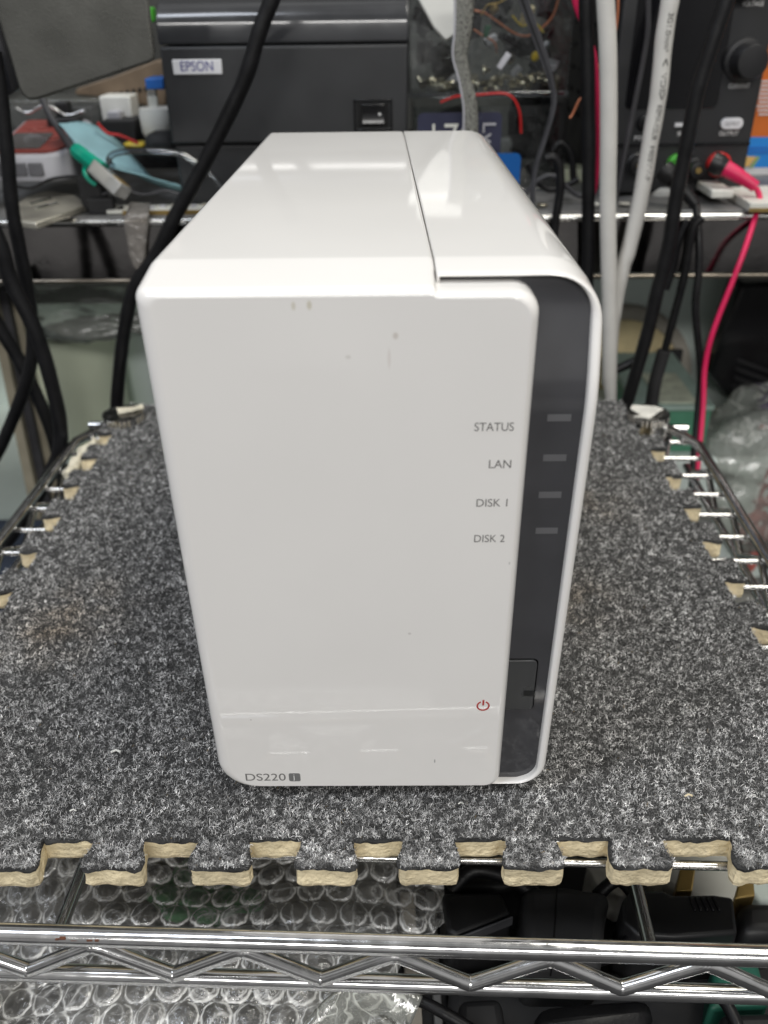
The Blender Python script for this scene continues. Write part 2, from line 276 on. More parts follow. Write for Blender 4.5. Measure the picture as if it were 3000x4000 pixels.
secs = [cover_sec(y, 0, 0, 0, 0, True) for y in (D, .2, .12, .06, .03, .0195, .0178, .0172, .0150, .0122)]+[cover_sec(.012, 0, 0, 0, 0), cover_sec(.006, 0, 0, 0, 0)]
for j in range(9):
    a = R(90*j/8); s = 1-math.cos(a); y = .0048*(1-math.sin(a))
    secs.append(cover_sec(y*1.0, (.0044)*s, .0024*s, .0014*s**1.2 if j > 3 else 0, .0012*s))
cov = MB().loft(secs).build('front_shell', 'white_gloss', nas, smooth=True, ang=35); cov.modifiers.new('wn', 'WEIGHTED_NORMAL').keep_sharp = True
# right shell
def yfront(z): t = max(0, min(1, (z-.125)/.030)); return .0012+.0068*t*t*(3-2*t)
def outl(x0, z0, x1, z1, rs):
    o = rrect(x0, z0, x1, z1, rs, 10); a, b = o[21], o[22]
    return o[:22]+[(a[0]+(b[0]-a[0])*i/24, a[1]+(b[1]-a[1])*i/24) for i in range(1, 24)]+o[22:]
OUT = outl(.0142, 0, .0505, H, (.0004, .0085, .0125, .0004)); IN = outl(.0150, .0009, .0478, H-.0009, (.0004, .0065, .0095, .0004))
def rs_sec(o, y, dx=True, inset=0, dy=0):
    r = []
    for x, z in o:
        yy = y if y is not None else yfront(z)+dy
        xx = x+(seam(yy)-.0142)+.0003 if x < .0165 else x+.0022*(z/.158)*max(0, 1-yy/.2257)*(x-.0165)/.034
        zz = z if yy > .0175 or z < .14 else z-(H-ztop(yy))*(z-.14)/(H-.14)
        r.append(Vector((xx, yy, zz)))
    return r
def mix(a, b, t): return [(p[0]*(1-t)+q[0]*t, p[1]*(1-t)+q[1]*t) for p, q in zip(a, b)]
secs = [rs_sec(OUT, D), rs_sec(OUT, .12), rs_sec(OUT, .0185), rs_sec(OUT, .0165), rs_sec(OUT, None, dy=.0022), rs_sec(mix(OUT, IN, .06), None, dy=.0012), rs_sec(mix(OUT, IN, .25), None, dy=.0003), rs_sec(mix(OUT, IN, .5), None), rs_sec(mix(OUT, IN, .8), None, dy=.0002), rs_sec(IN, None, dy=.0008), rs_sec(IN, None, dy=.006)]
MB().loft(secs).build('right_shell', 'white_gloss', nas, smooth=True, ang=50).modifiers.new('wn', 'WEIGHTED_NORMAL').keep_sharp = True
# dark strip
INN = mix(IN, outl(.0142, 0, .0505, H, (.0004, .0085, .0125, .0004)), .02)
pm = MB(); vs = []; zs_ = [.0006+i*(.1556-.0006)/79 for i in range(80)]
for i, z in enumerate(zs_):
    xr = .0481+.0020*(z/.158)
    if z < .0074: xr -= .0065-math.sqrt(max(0, .0065**2-(.0074-z)**2))
    if z > .1462: xr -= .0095-math.sqrt(max(0, .0095**2-min(.0095, z-.1462)**2))
    for x in (.0146, xr): vs += [(x, yfront(z)+.0022, z)]
pm.add(vs, [(2*i, 2*i+1, 2*i+3, 2*i+2) for i in range(79)]); pm.build('indicator_panel', 'nas_dark', nas, smooth=True, ang=60)
YP = lambda z: yfront(z)+.0022
for v0, (ua, ub, va, vb) in enumerate(((2136, 2230, 1613, 1642), (2117, 2214, 1770, 1797), (2102, 2192, 1915, 1941), (2088, 2180, 2056, 2080))):
    a = at(ua, va, .004); b = at(ub, vb, .004); z = (a.z+b.z)/2; hx = .0028; cx = (a.x+b.x)/2
    MB().box(cx-hx, YP(z)-.00004, z-.0009, cx+hx, YP(z)+.001, z+.0009).build('indicator_light', 'led_grey', nas)
MB().loft([[Vector((x, y, z)) for x, z in rrect(.0340, .0298, .0452, .0492, (.001, .0016, .0016, .001), 4)] for y in (.0040, .0034)]).build('flap_groove', 'groove', nas)
fl = MB().loft([[Vector((x, y, z)) for x, z in rrect(.0342, .0301, .0448, .0489, (.001, .0014, .0014, .001), 4)] for y in (.0040, .0028)]).build('port_flap', 'flap', nas, bevel=.0002)
a = at(2047, 2698, .0028); b = at(2093, 2716, .0028)
MB().box(a.x, .0025, b.z, .0450, .0036, a.z).build('finger_notch', 'groove', fl)
for s, x, z in (('STATUS', .0327, .12205), ('LAN', .0327, .1122), ('DISK 1', .0325, .1014), ('DISK 2', .0325, .0909)):
    text(s, 'ink_grey', nas, (x, -.0000, z), (1, 0, 0), (0, 0, 1), w={'STATUS': .0092, 'LAN': .0053, 'DISK 1': .0076, 'DISK 2': .0077}[s], h=.0022, align='r', lift=.00006)
text('DS220', 'ink_grey', nas, (-.0414, 0, .0036), (1, 0, 0), (0, 0, 1), w=.0123, h=.0031, lift=.00006)
bdg = MB().loft([[Vector((x, y, z)) for x, z in rrect(-.0281, .0033, -.0246, .0068, (.0006,)*4, 4)] for y in (.001, -.00008)]).build('badge', 'ink_badge', nas)
text('j', 'white_ink', bdg, (-.02685, -.00012, .0037), (1, 0, 0), (0, 0, 1), h=.0027, lift=.00006)
pw = MB(); cx, cz = at(1887, 2757, 0).x, at(1887, 2757, 0).z; ro, ri = .0019, .00145
arc = [R(115+310*j/36) for j in range(37)]
pw.loft([[Vector((cx+r*math.cos(a), y, cz+r*math.sin(a)*1.0)) for r, y in ((ro, -.00008), (ri, -.00008), (ri, .0003), (ro, .0003))] for a in arc]).box(cx-.00026, -.00008, cz+.0002, cx+.00026, .0003, cz+.0023)
pw.build('power_symbol', 'ink_red', nas)
for x, y in ((-.036, .02), (.036, .02), (-.036, .2), (.036, .2)): MB().cyl((x, y, .0004), (x, y, -.0041), .007, .0065).build('foot', 'foot_rubber', nas, smooth=True)
# ---------------------------------------------------------------- felt mat
X0, X1, Y0, Y1 = -.156, .1445, -.0152, .300; TD = .0095
def teeth(cs, lo, hi):
    out = [(lo, 0)]
    for c in cs:
        for s, d in ((-.0073, 0), (-.0074, .002), (-.0081, .0045), (-.0088, .0075), (-.0083, .0092), (-.0068, .0097), (0, .0094), (.0068, .0097), (.0083, .0092), (.0088, .0075), (.0081, .0045), (.0074, .002), (.0073, 0)): out.append((c+s, d))
    out.append((hi, 0)); return out
fr = teeth([-.1385, -.1082, -.0777, -.0464, -.0158, .01405, .0442, .0755, .1110, ], X0, X1)
rt = teeth([-.0005+i*.0305 for i in range(0, 10)], Y0, Y1)
bk = teeth([-.128+i*.0305 for i in range(9)], X0, X1)
lf = teeth([-.004+i*.0302 for i in range(0, 10)], Y0, Y1)
poly = [(x, Y0-d) for x, d in fr]+[(X1+d, y) for y, d in rt[1:]]+[(x, Y1+d) for x, d in reversed(bk[:-1])]+[(X0-d, y) for y, d in reversed(lf[1:-1])]
def resample(P, st):
    out = []
    for i in range(len(P)):
        a, b = np.array(P[i]), np.array(P[(i+1) % len(P)]); L = np.linalg.norm(b-a); n = max(1, int(L/st))
        for j in range(n): out.append(a+(b-a)*j/n)
    return np.array(out)
pr = resample(poly, .0011); n = len(pr)
def noise1(n, sc): k = rng.normal(size=n); ker = np.hanning(sc*2+1); ker /= ker.sum(); q = np.convolve(np.concatenate([k[-sc*2:], k, k[:sc*2]]), ker, 'same')[sc*2:-sc*2]; return q/q.std()
def off(P, amt):
    d = np.roll(P, -1, 0)-np.roll(P, 1, 0); nn = np.stack([d[:, 1], -d[:, 0]], 1); nn /= np.linalg.norm(nn, axis=1)[:, None]+1e-9; return P+nn*amt[:, None]
base = off(pr, noise1(n, 3)*.00022); mat_o = thing('felt_mat', 'dark grey felt foam mat with interlocking puzzle edges on the wire rack', 'mat', (0, .14, -.013))
ZT = -.0042
def ringz(P, z): return [Vector((p[0], p[1], z)) for p in P]
core = MB(); core.loft([ringz(off(base, noise1(n, 2)*.00012-.0002), -.0130), ringz(off(base, noise1(n, 2)*.00012+.0003), -.0115), ringz(off(base, noise1(n, 3)*.0002+.0001), -.009), ringz(off(base, noise1(n, 2)*.00015), -.0055)]); core.build('foam_core', 'foam', mat_o)
fz = -.0056+noise1(n, 4)*.00025
fl_ = MB(); fl_.loft([[Vector((p[0], p[1], z)) for p, z in zip(off(base, noise1(n, 2)*.00025+.0003), fz)], ringz(off(base, noise1(n, 2)*.00025+.0004), -.0049), ringz(off(base, noise1(n, 2)*.0002-.0004), ZT)]); felt = fl_.build('felt_face', 'felt_base', mat_o)
# fibres: short curled ribbons
def inside(P, q):
    x, y = q[:, 0], q[:, 1]; r = np.zeros(len(q), bool)
    for i in range(len(P)):
        a, b = P[i], P[(i+1) % len(P)]; c = ((a[1] > y) != (b[1] > y))
        if a[1] != b[1]: r ^= c & (x < (b[0]-a[0])*(y-a[1])/(b[1]-a[1])+a[0])
    return r
def vnoise(q, sc, seed):
    g = np.random.default_rng(seed).random((512, 512)); u = (q+1)*sc; i = np.floor(u).astype(int); f = u-i; f = f*f*(3-2*f); i %= 511
    return (g[i[:, 0], i[:, 1]]*(1-f[:, 0])+g[i[:, 0]+1, i[:, 1]]*f[:, 0])*(1-f[:, 1])+(g[i[:, 0], i[:, 1]+1]*(1-f[:, 0])+g[i[:, 0]+1, i[:, 1]+1]*f[:, 0])*f[:, 1]
NF = 520000
q = np.stack([rng.uniform(X0-TD, X1+TD, NF), Y0-TD+(Y1-Y0+2*TD)*rng.random(NF)**1.6], 1); q = q[inside(np.array(poly), q)]; N = len(q)
vis = ~((q[:, 0] > -.046) & (q[:, 0] < .046) & (q[:, 1] > .01) & (q[:, 1] < .215)); q = q[vis]; N = len(q)
ang = rng.uniform(0, 2*np.pi, N); cur = rng.normal(0, 1.5, N); L = rng.uniform(.0004, .0015, N); wd = rng.uniform(.00004, .00008, N)*(1+q[:, 1]*1.5)
lump = vnoise(q, 520, 1)*.4+vnoise(q, 1150, 2)*.6; big = vnoise(q, 60, 3); zb = ZT+.0001+(lump-.5)*.0012
SEG = 3; P = []; cx = q.copy(); a = ang.copy(); z = zb+rng.uniform(-.0003, .0004, N); hgt = rng.uniform(.0001, .0010, N)
for j in range(SEG+1):
    t = j/SEG; zz = z+hgt*np.sin(np.pi*t*rng.uniform(.5, 1, N)); w = wd*(1-.6*abs(t-.4)); nx, ny = -np.sin(a), np.cos(a)
    P.append(np.stack([cx[:, 0]-nx*w, cx[:, 1]-ny*w, zz], 1)); P.append(np.stack([cx[:, 0]+nx*w, cx[:, 1]+ny*w, zz+.00003], 1))
    cx = cx+np.stack([np.cos(a), np.sin(a)], 1)*(L/SEG)[:, None]; a = a+cur/SEG*1.6
V = np.stack(P, 1).reshape(-1, 3); F = []; b0 = np.arange(N)*(2*(SEG+1))
F = np.concatenate([np.stack([b0+2*j, b0+2*j+1, b0+2*j+3, b0+2*j+2], 1) for j in range(SEG)])
me = bpy.data.meshes.new('felt_fibres'); me.vertices.add(len(V)); me.vertices.foreach_set('co', V.ravel().astype(np.float32)); me.loops.add(F.size); me.loops.foreach_set('vertex_index', F.ravel().astype(np.int32))
me.polygons.add(len(F)); me.polygons.foreach_set('loop_start', np.arange(0, F.size, 4, dtype=np.int32)); me.polygons.foreach_set('loop_total', np.full(len(F), 4, np.int32)); me.update()
br = .06+.78*rng.random(N)**1.5*(.12+1.75*np.clip((lump-.34)*2.1, 0, 1))*(.85+.35*big)
col = np.stack([br, br*.995, br*.985, np.ones(N)], 1)
for (sx, sy, sr) in ((-.125, .095, .02), (-.13, .075, .016), (.075, .10, .02), (.10, .18, .02)):
    m_ = np.exp(-((q[:, 0]-sx)**2+(q[:, 1]-sy)**2)/sr**2)*.26*vnoise(q, 150, 8); col[:, 0] *= 1+m_*.5; col[:, 2] *= 1-m_*.6
m_ = rng.random(N) < .0012; col[m_, :3] = (.30, .20, .07)
at_ = me.attributes.new('fibre', 'FLOAT_COLOR', 'POINT'); at_.data.foreach_set('color', np.repeat(col, 2*(SEG+1), 0).ravel().astype(np.float32))
mf = bpy.data.materials.new('fibre'); mf.use_nodes = True; nn = mf.node_tree; b = nn.nodes['Principled BSDF']; an = nn.nodes.new('ShaderNodeAttribute'); an.attribute_name = 'fibre'
nn.links.new(an.outputs['Color'], b.inputs['Base Color']); b.inputs['Roughness'].default_value = .75; b.inputs['Specular IOR Level'].default_value = .25; me.materials.append(mf)
fo = bpy.data.objects.new('felt_fibres', me); C.objects.link(fo); fo.parent = mat_o; fo.matrix_parent_inverse = mat_o.matrix_world.inverted(); fo['kind'] = 'stuff'
# lint specks lying on the mat
for i, (u, v, s, m_) in enumerate(((452, 2938, .0016, 'white_plastic'), (395, 2452, .0010, 'white_plastic'), (285, 3168, .0010, 'white_plastic'), (2690, 3110, .0012, 'foam'), (1800, 3140, .0008, 'white_plastic'), (2335, 2450, .0006, 'white_plastic'))):
    p = atz(u, v, -.0036); t = MB().tube([p+Vector((-s, 0, 0)), p+Vector((0, s*.4, .0003)), p+Vector((s, .1*s, 0))], s*.25, 6).build('lint_speck', m_)
    tag(t, ('white lint speck on the mat left of the enclosure, nearest its front corner', 'tiny white lint speck on the mat at far left beside the brown stain', 'small white fluff on the mat near its front left edge', 'curved tan crumb on the mat near its front right edge', 'tiny pale lint speck just in front of the enclosure', 'tiny white speck on the mat right of the enclosure')[i], 'lint', 'lint specks on the felt mat')
# ---------------------------------------------------------------- wire rack (turned 1.8 degrees)
rack = thing('wire_rack', 'chrome wire rack shelf with zigzag truss edge under the felt mat', 'wire rack', (0, -.043, -.0127))
ex = Vector((math.cos(R(1.8)), -math.sin(R(1.8)), 0)); ey = Vector((math.sin(R(1.8)), math.cos(R(1.8)), 0)); RO = Vector((0, -.0430, 0))
def rk(x, y, z): return RO+ex*x+ey*y+Vector((0, 0, z))
LX, RX, BY = -.1900, .1690, .350
def rrod(name, pts, r, n=14, m='chrome'): return MB().tube(pts, r, n).build(name, m, rack, smooth=True, ang=60)
ZR = -.0127; ZL = -.0322; zs = lambda x: 0
rrod('top_rail', [rk(-.19, 0, ZR+.0006), rk(.17, 0, ZR)], .0029); rrod('bottom_rail', [rk(-.19, .0005, ZL+.0006), rk(.17, .0005, ZL)], .0026)
zz = []; x = -.1858; i = 0
while x < .17:
    lo = i % 2 == 0; z0 = ZL+.0036 if lo else ZR-.0037
    zz += [rk(x-.0022, -.0004, z0+(.0008 if lo else -.0008)), rk(x, -.0004, z0), rk(x+.0022, -.0004, z0+(.0008 if lo else -.0008))]; x += .0211; i += 1
rrod('zigzag_brace', spline(zz, 4), .0022)
for sgn, XX in ((-1, LX), (1, RX)):
    rrod('side_rail', [rk(XX, 0, ZR+.001), rk(XX, .13, ZR+.001), rk(XX, BY*.86, ZR+.0014), rk(XX-sgn*.012, BY*.93, ZR+.001)], .0026); rrod('side_rail', [rk(XX, 0, ZL), rk(XX, BY*.9, ZL)], .0023)
    zz = []; y = .004; i = 0
    while y < BY*.9:
        lo = i % 2 == 0; zz.append(rk(XX-sgn*.0006, y, (ZL+.004) if lo else (ZR-.003))); y += .0211; i += 1
    rrod('zigzag_brace', zz, .0018)
rrod('back_rail', [rk(LX, BY*.93, ZR), rk(RX, BY*.93, ZR)], .0026)
for x in (-.0925, .0753): rrod('support_bar', [rk(x, 0, ZR-.0008), rk(x, .0045, -.0188), rk(x, BY*.93, -.0188)], .0021)
yy = .0293; k = 0
while yy < BY*.92:
    rrod('cross_wire', [rk(LX+.0005, yy, -.0150), rk(RX-.0005, yy, -.0150)], .0014, 10, 'chrome_dirty'); yy += .0202
for (u, v, s) in ((455, 1612, -1), (2545, 1612, 1)):
    p = Vector((-.1545, .277, 0)) if s < 0 else Vector((.1535, .272, 0))
    po = MB().cyl((p.x, p.y, -.34), (p.x, p.y, .0005), .0118, n=32).build('post', 'chrome_dirty', rack, smooth=True, ang=60)
    MB().lathe([(.0118, -.004), (.0118, -.0002), (.0110, .0004), (.0098, -.0004), (.004, -.0008)], (p.x, p.y, .0)).build('post_cap', 'beige' if s < 0 else 'rim_grey', po, smooth=True, ang=60)
    MB().cyl((p.x, p.y, -.052), (p.x, p.y, -.012), .0150, .0150, n=32).build('collar', 'chrome', po, smooth=True, ang=60)
for x, y in ((LX+.006, .0), (RX-.006, .0)):
    p = rk(x, y, 0); MB().cyl((p.x, p.y, -.34), (p.x, p.y, -.012), .0127, n=32).build('post', 'chrome_dirty', rack, smooth=True, ang=60)
# rust streak on the front rail
rs = MB(); 
for i in range(14): a = rk(-.0925+.0011*i+random.uniform(0, .0005), -.0022, ZR+.0019+random.uniform(-.0016, .0004)); rs.box(a.x, a.y-.0003, a.z, a.x+random.uniform(.0008, .0022), a.y+.0006, a.z+random.uniform(.0003, .0009))
rs.build('rust_patch', 'rust', rack)
# torn tape, caps
def lumpy(name, P, r, m, label, cat, seed=0, parent=None):
    rd = random.Random(seed); mb = MB()
    bm = bmesh.new()
    for p in P:
        t = bmesh.ops.create_icosphere(bm, subdivisions=2, radius=r*rd.uniform(.6, 1.1), matrix=Matrix.Translation(p)); 
        for v in t['verts']: v.co += Vector([rd.uniform(-1, 1)*r*.22 for _ in range(3)])
    me = bpy.data.meshes.new(name); bm.to_mesh(me); bm.free(); me.materials.append(M[m]); o = bpy.data.objects.new(name, me); C.objects.link(o); return tag(o, label, cat)
P = [atz(266+(372-266)*t, 1852-(1852-1728)*t, -.0105) for t in [i/9 for i in range(10)]]
lumpy('torn_tape', P, .0040, 'glue', 'crumpled cream tape remnant stuck on the left side rail of the rack', 'tape', 3)
p = Vector((.1535, .272, .0012)); tt = MB(); Q = [(-.011, .001), (-.008, .008), (-.002, .0085), (.004, .004), (.009, .003), (.004, -.004), (-.002, -.009), (-.012, -.010), (-.006, -.004)]
tt.loft([[p+Vector((x, y, .0009*math.sin(400*x))) for x, y in Q], [p+Vector((x, y, .0006+.0009*math.sin(400*x))) for x, y in Q]]); tag(tt.build('torn_sticker', 'paper'), 'torn white sticker on top of the right rack post', 'sticker')
p = Vector((-.1500, .280, .0010)); tt = MB(); Q = [(-.006, -.006), (-.009, .001), (-.004, .004), (.001, .003), (.005, .007), (.007, .002), (.002, -.003)]
tt.loft([[p+Vector((x, y, .0005*math.sin(500*x))) for x, y in Q], [p+Vector((x, y, .0007+.0005*math.sin(500*x))) for x, y in Q]]); tag(tt.build('torn_sticker', 'glue'), 'brown torn sticker remnant on top of the left rack post', 'sticker')
# ---------------------------------------------------------------- things on the worktop
YB = .36
pt = thing('receipt_printer', 'black receipt printer with a white maker label standing on the worktop', 'printer', (-.055, .44, TOPZ))
px0, px1, pd = -.1245, .0147, .17
MB().box(px0+.001, YB+.003, TOPZ+.0003, px1-.001, YB+pd, .1345).build('base', 'printer', pt, bevel=.0018, seg=3)
MB().box(px0, YB, .1352, px1, YB+pd, .1858).build('housing', 'printer', pt, bevel=.0015, seg=3)
lid = [(YB+.0002, .1866), (YB+.0002, .1965), (YB+.0016, .2000), (YB+.0050, .2038), (YB+.0100, .2070), (YB+.0170, .2092), (YB+.04, .2110), (YB+pd, .2140), (YB+pd, .1866)]
MB().loft([[Vector((x, y, z)) for y, z in lid] for x in (px0-.0004, px1+.0004)]).build('lid', 'printer_lid', pt, bevel=.0012, seg=3)
lb = MB(); p = at(672, 233, YB); q_ = at(870, 290, YB); lb.box(p.x, YB-.0009, q_.z, q_.x, YB+.001, p.z); lbo = lb.build('maker_label', 'label_white', pt, bevel=.0005)
p = at(709, 281, YB); q_ = at(832, 243, YB); text('EPSON', 'ink_blue', lbo, (p.x, YB-.0009, at(770, 277, YB).z), (1, 0, 0), (0, 0, 1), w=q_.x-p.x, h=.0050, lift=.0002)
a = at(1380, 388, YB); b = at(1533, 512, YB); bz = MB()
for (x0, z0, x1, z1) in ((a.x, a.z-.0014, b.x, a.z), (a.x, b.z, b.x, b.z+.0014), (a.x, b.z, a.x+.0014, a.z), (b.x-.0014, b.z, b.x, a.z)): bz.box(x0, YB-.0008, z0, x1, YB+.002, z1)
sw = bz.build('switch_recess', 'black_gloss', pt, bevel=.0003); MB().box(a.x+.002, YB-.0003, b.z+.002, b.x-.002, YB+.001, a.z-.002).build('switch_well', 'hole', sw)
c_ = at(1400, 400, YB); d_ = at(1515, 488, YB); rkx = MB(); rkx.loft([[Vector((x, y, z)) for y, z in ((YB-.0002, d_.z), (YB-.0026, d_.z+.001), (YB-.0010, (c_.z+d_.z)/2), (YB-.0018, c_.z-.001), (YB-.0002, c_.z))] for x in (c_.x+.002, d_.x-.002)]); ro_ = rkx.build('rocker', 'black_gloss', sw, bevel=.0003)
p = at(1483, 445, YB-.002); MB().lathe([(.0007, 0), (.0007, .0004)], p+Vector((0, -.0004, 0)), (0, -1, 0), 12).build('switch_mark', 'white_ink', ro_)
# grey metal case at upper left
gm = thing('metal_case', 'grey brushed metal case jutting in at the upper left', 'metal case', tuple(at(300, 200, .30)))
prism_px([(-160, -160), (560, -160), (585, 60), (606, 228), (590, 245), (145, 392), (110, 394), (85, 372), (70, 345), (-5, 90)], .285, .004, 'case_shell', 'grey_metal', gm, .0015, .0005)
prism_px([(-300, -160), (-164, -160), (-10, 92), (60, 350), (55, 362), (20, 385), (-200, 440)], .292, .03, 'side_flap', 'dark_metal', gm, .0015, .004)
a = at(-150, 0, .295); xs_ = at(-90, 900, .30).x-.02; MB().box(xs_-.02, .350, TOPZ, xs_, .358, a.z).build('stand', 'dark_metal', gm, bevel=.001); MB().box(xs_-.02, .286, a.z-.02, xs_, .358, a.z+.004).build('stand_arm', 'dark_metal', gm, bevel=.001)
# bench power supply
ps = thing('bench_power_supply', 'black bench power supply with knobs and banana sockets at the right', 'power supply', (.18, .45, TOPZ))
YS = .38; sx0, sx1, sz1 = .1365, .2235, .246
MB().box(sx0+.001, YS+.006, TOPZ+.003, sx1-.001, YS+.20, sz1).build('housing', 'psu', ps, bevel=.001)
vt = MB()
for i in range(7):
    for j in range(4): vt.box(sx0+.0002, YS+.025+j*.035, TOPZ+.035+i*.014, sx0+.002, YS+.042+j*.035, TOPZ+.0375+i*.014)
vt.build('vent_slots', 'hole', ps)
MB().box(sx0, YS, TOPZ+.002, sx1, YS+.0065, .245).build('front_panel', 'psu_panel', ps, bevel=.0015, seg=3)
for x in (sx0+.008, sx1-.008): MB().cyl((x, YS+.02, TOPZ), (x, YS+.02, TOPZ+.004), .005).build('foot', 'foot_rubber', ps)
a = at(2440, 420, YS); b = at(2800, 415, YS)
MB().loft([[Vector((x, y, z)) for x, z in rrect(a.x, .1492, b.x, .238, (.003,)*4, 5)] for y in (YS+.001, YS-.0007)]).build('display', 'screen', ps, bevel=.0003)
def knob(u, v, r):
    p = at(u, v, YS); MB().lathe([(r*1.12, 0), (r*1.10, .002), (r*.9, .003), (r*.88, .014), (r*.80, .0155), (r*.5, .0158)], p, (0, -1, 0), 32).build('knob', 'black', ps, smooth=True, ang=35)
knob(2905, 235, .0105); knob(2905, -90, .0105)
for s, u0, v0, u1, v1 in (('VOLTAGE', 2897, 24, 2985, 4), ('CURRENT', 2845, 345, 2930, 326), ('OUTPUT', 2808, 530, 2885, 511), ('POWER', 2477, 547, 2560, 529), ('V', 2504, 350, 2519, 330), ('SET', 2645, 530, 2682, 512)):
    p = at(u0, v0, YS); q_ = at(u1, v1, YS); text(s, 'white_ink', ps, (p.x, YS, p.z), (1, 0, 0), (0, 0, 1), w=q_.x-p.x, h=q_.z-p.z, lift=.0003)
a = at(2812, 482, YS); hw = .0066
ob = MB().loft([[Vector((x+a.x+.0068, y, z+a.z)) for x, z in rrect(-hw, -.0031, hw, .0031, (.003,)*4, 5)] for y in (YS+.001, YS-.002)]).build('output_button', 'label_white', ps, bevel=.0004)
text('OUTPUT', 'button', ob, (a.x+.0068, YS-.002, a.z-.0011), (1, 0, 0), (0, 0, 1), w=.0085, h=.0020, align='c', lift=.0002)
p = at(2515, 478, YS); MB().lathe([(.0045, 0), (.0045, .002), (.0040, .0035), (.003, .0038)], p, (0, -1, 0), 24).build('power_button', 'black_gloss', ps, smooth=True, ang=40)
p = at(2655, 487, YS); MB().box(p.x-.003, YS-.001, p.z-.001, p.x+.003, YS+.001, p.z+.001).build('usb_socket', 'label_white', ps)
MB().box(sx0+.0005, YS-.0012, at(2700, 563, YS).z-.0008, sx1-.0005, YS+.001, at(2700, 563, YS).z+.0008).build('trim_line', 'black_gloss', ps)
for nm, u, v, c_, r in (('green_terminal', 2640, 640, 'green', .0060), ('black_terminal', 2705, 652, 'black', .0058), ('red_terminal', 2802, 640, 'red', .0072), ('black_terminal', 2480, 635, 'black', .0062)):
    p = at(u, v, YS); t = MB().lathe([(r, 0), (r, .004), (r*.8, .005), (r*.78, .011), (r*.45, .0115)], p, (0, -1, 0), 24).build(nm, c_, ps, smooth=True, ang=35)
    MB().lathe([(r*.30, 0), (r*.30, .0012)], p+Vector((0, -.0117, 0)), (0, -1, 0), 16).build('socket_tip', 'brass', t)
for s, u, v in (('+', 2787, 720), ('-', 2478, 720)): p = at(u, v, YS); text(s, 'white_ink', ps, (p.x, YS, p.z), (1, 0, 0), (0, 0, 1), w=.003, h=.003 if s == '+' else .0007, lift=.0003)
# transparent component boxes
def clearbox(name, label, x0, y0, z0, x1, y1, z1, w=.0016, lidded=False):
    t = thing(name, label, 'storage box', ((x0+x1)/2, (y0+y1)/2, z0))
    mb = MB(); mb.box(x0, y0, z0, x1, y0+w, z1).box(x0, y1-w, z0, x1, y1, z1).box(x0, y0+w, z0, x0+w, y1-w, z1).box(x1-w, y0+w, z0, x1, y1-w, z1).box(x0+w, y0+w, z0, x1-w, y1-w, z0+w)
    mb.build('walls', 'clear_plastic', t)
    r = MB(); r.box(x0-.001, y0-.0012, z0-.0006, x1+.001, y0-.0001, z0+.0022); r.build('bottom_rim', 'clear_tube', t, bevel=.0004); return t
ZC = .1555
lo = clearbox('parts_bin', 'lower dark clear plastic parts drawer beneath the screw box', .0185, .400, TOPZ, .110, .50, ZC-.006)
up = clearbox('clear_parts_box', 'upper clear plastic parts box full of screws and wires', .0160, .398, ZC, .1125, .50, .225)
# dark clutter inside boxes
def junk(n, x0, x1, y0, y1, z0, z1, label, group, m, cat='electronic part', sz=.008, seed=1):
    rd = random.Random(seed)
    for i in range(n):
        w, h, d = rd.uniform(.5, 1.4)*sz, rd.uniform(.3, 1)*sz, rd.uniform(.3, 1)*sz; p = Vector((rd.uniform(x0, x1), rd.uniform(y0, y1), z0+h/2+rd.random()*(z1-z0)))
        mt = Matrix.Translation(p) @ Euler((rd.uniform(-.6, .6), rd.uniform(-.6, .6), rd.uniform(0, 3))).to_matrix().to_4x4()
        o = MB().box(-w/2, -d/2, -h/2, w/2, d/2, h/2, mt).build('plastic_part', m, bevel=.0004); tag(o, label, cat, group)
junk(16, .024, .104, .42, .48, ZC+.002, ZC+.045, 'small black plastic part among others inside the clear parts box', 'black parts inside the clear parts box', 'black_matte', sz=.016, seed=4)
junk(10, .024, .104, .42, .48, TOPZ+.002, TOPZ+.03, 'black block lying inside the lower clear drawer', 'black blocks inside the lower clear drawer', 'black_matte', sz=.022, seed=5)
junk(5, .03, .104, .407, .43, ZC+.002, ZC+.03, 'small pale grey chip among the parts in the clear box', 'pale chips inside the clear parts box', 'grey_plastic', sz=.007, seed=8)
def screw(p, d, L, r=.0016):
    d = Vector(d).normalized(); pts = [p, p+d*.0012, p+d*.0013]; rs_ = [r*1.9, r*1.9, r]; k = int(L/.0006)
    for i in range(k): pts.append(p+d*(.0014+i*.0006)); rs_.append(r*(1.0 if i % 2 else .72))
    pts.append(p+d*(.002+L)); rs_.append(r*.3)
    return MB().tube(pts, rs_, 12).build('screw', 'screw', smooth=True, ang=35)
rd = random.Random(12)
scr = [((1722, 300), (0, 0, -1), .008), ((1760, 335), (.3, .2, .1), .002), ((1680, 325), (.2, .5, .4), .004), ((1700, 338), (1, 0, .1), .003), ((1860, 330), (1, 0, .18), .013), ((1850, 300), (.2, .3, -.6), .004), ((1885, 275), (1, 0, .1), .003), ((1960, 300), (0, 0, -1), .004), ((2000, 320), (0, 0, -1), .006), ((1990, 232), (.6, .5, .2), .003), ((2040, 325), (1, 0, .5), .006), ((2060, 310), (.7, .2, .5), .004), ((2175, 300), (.1, 0, -1), .006), ((2105, 300), (.6, .2, .4), .004), ((1840, 335), (.3, .2, .1), .003), ((2165, 325), (1, 0, .1), .003)]
for i, ((u, v), d, L) in enumerate(scr):
    p = at(u, v, .405+.006*rd.random()); p.z = max(p.z, ZC+.0038); o = screw(p, d, L, .0016); tag(o, 'brassy screw lying at the bottom of the clear parts box', 'screw', 'screws in the clear parts box')
rd = random.Random(77)
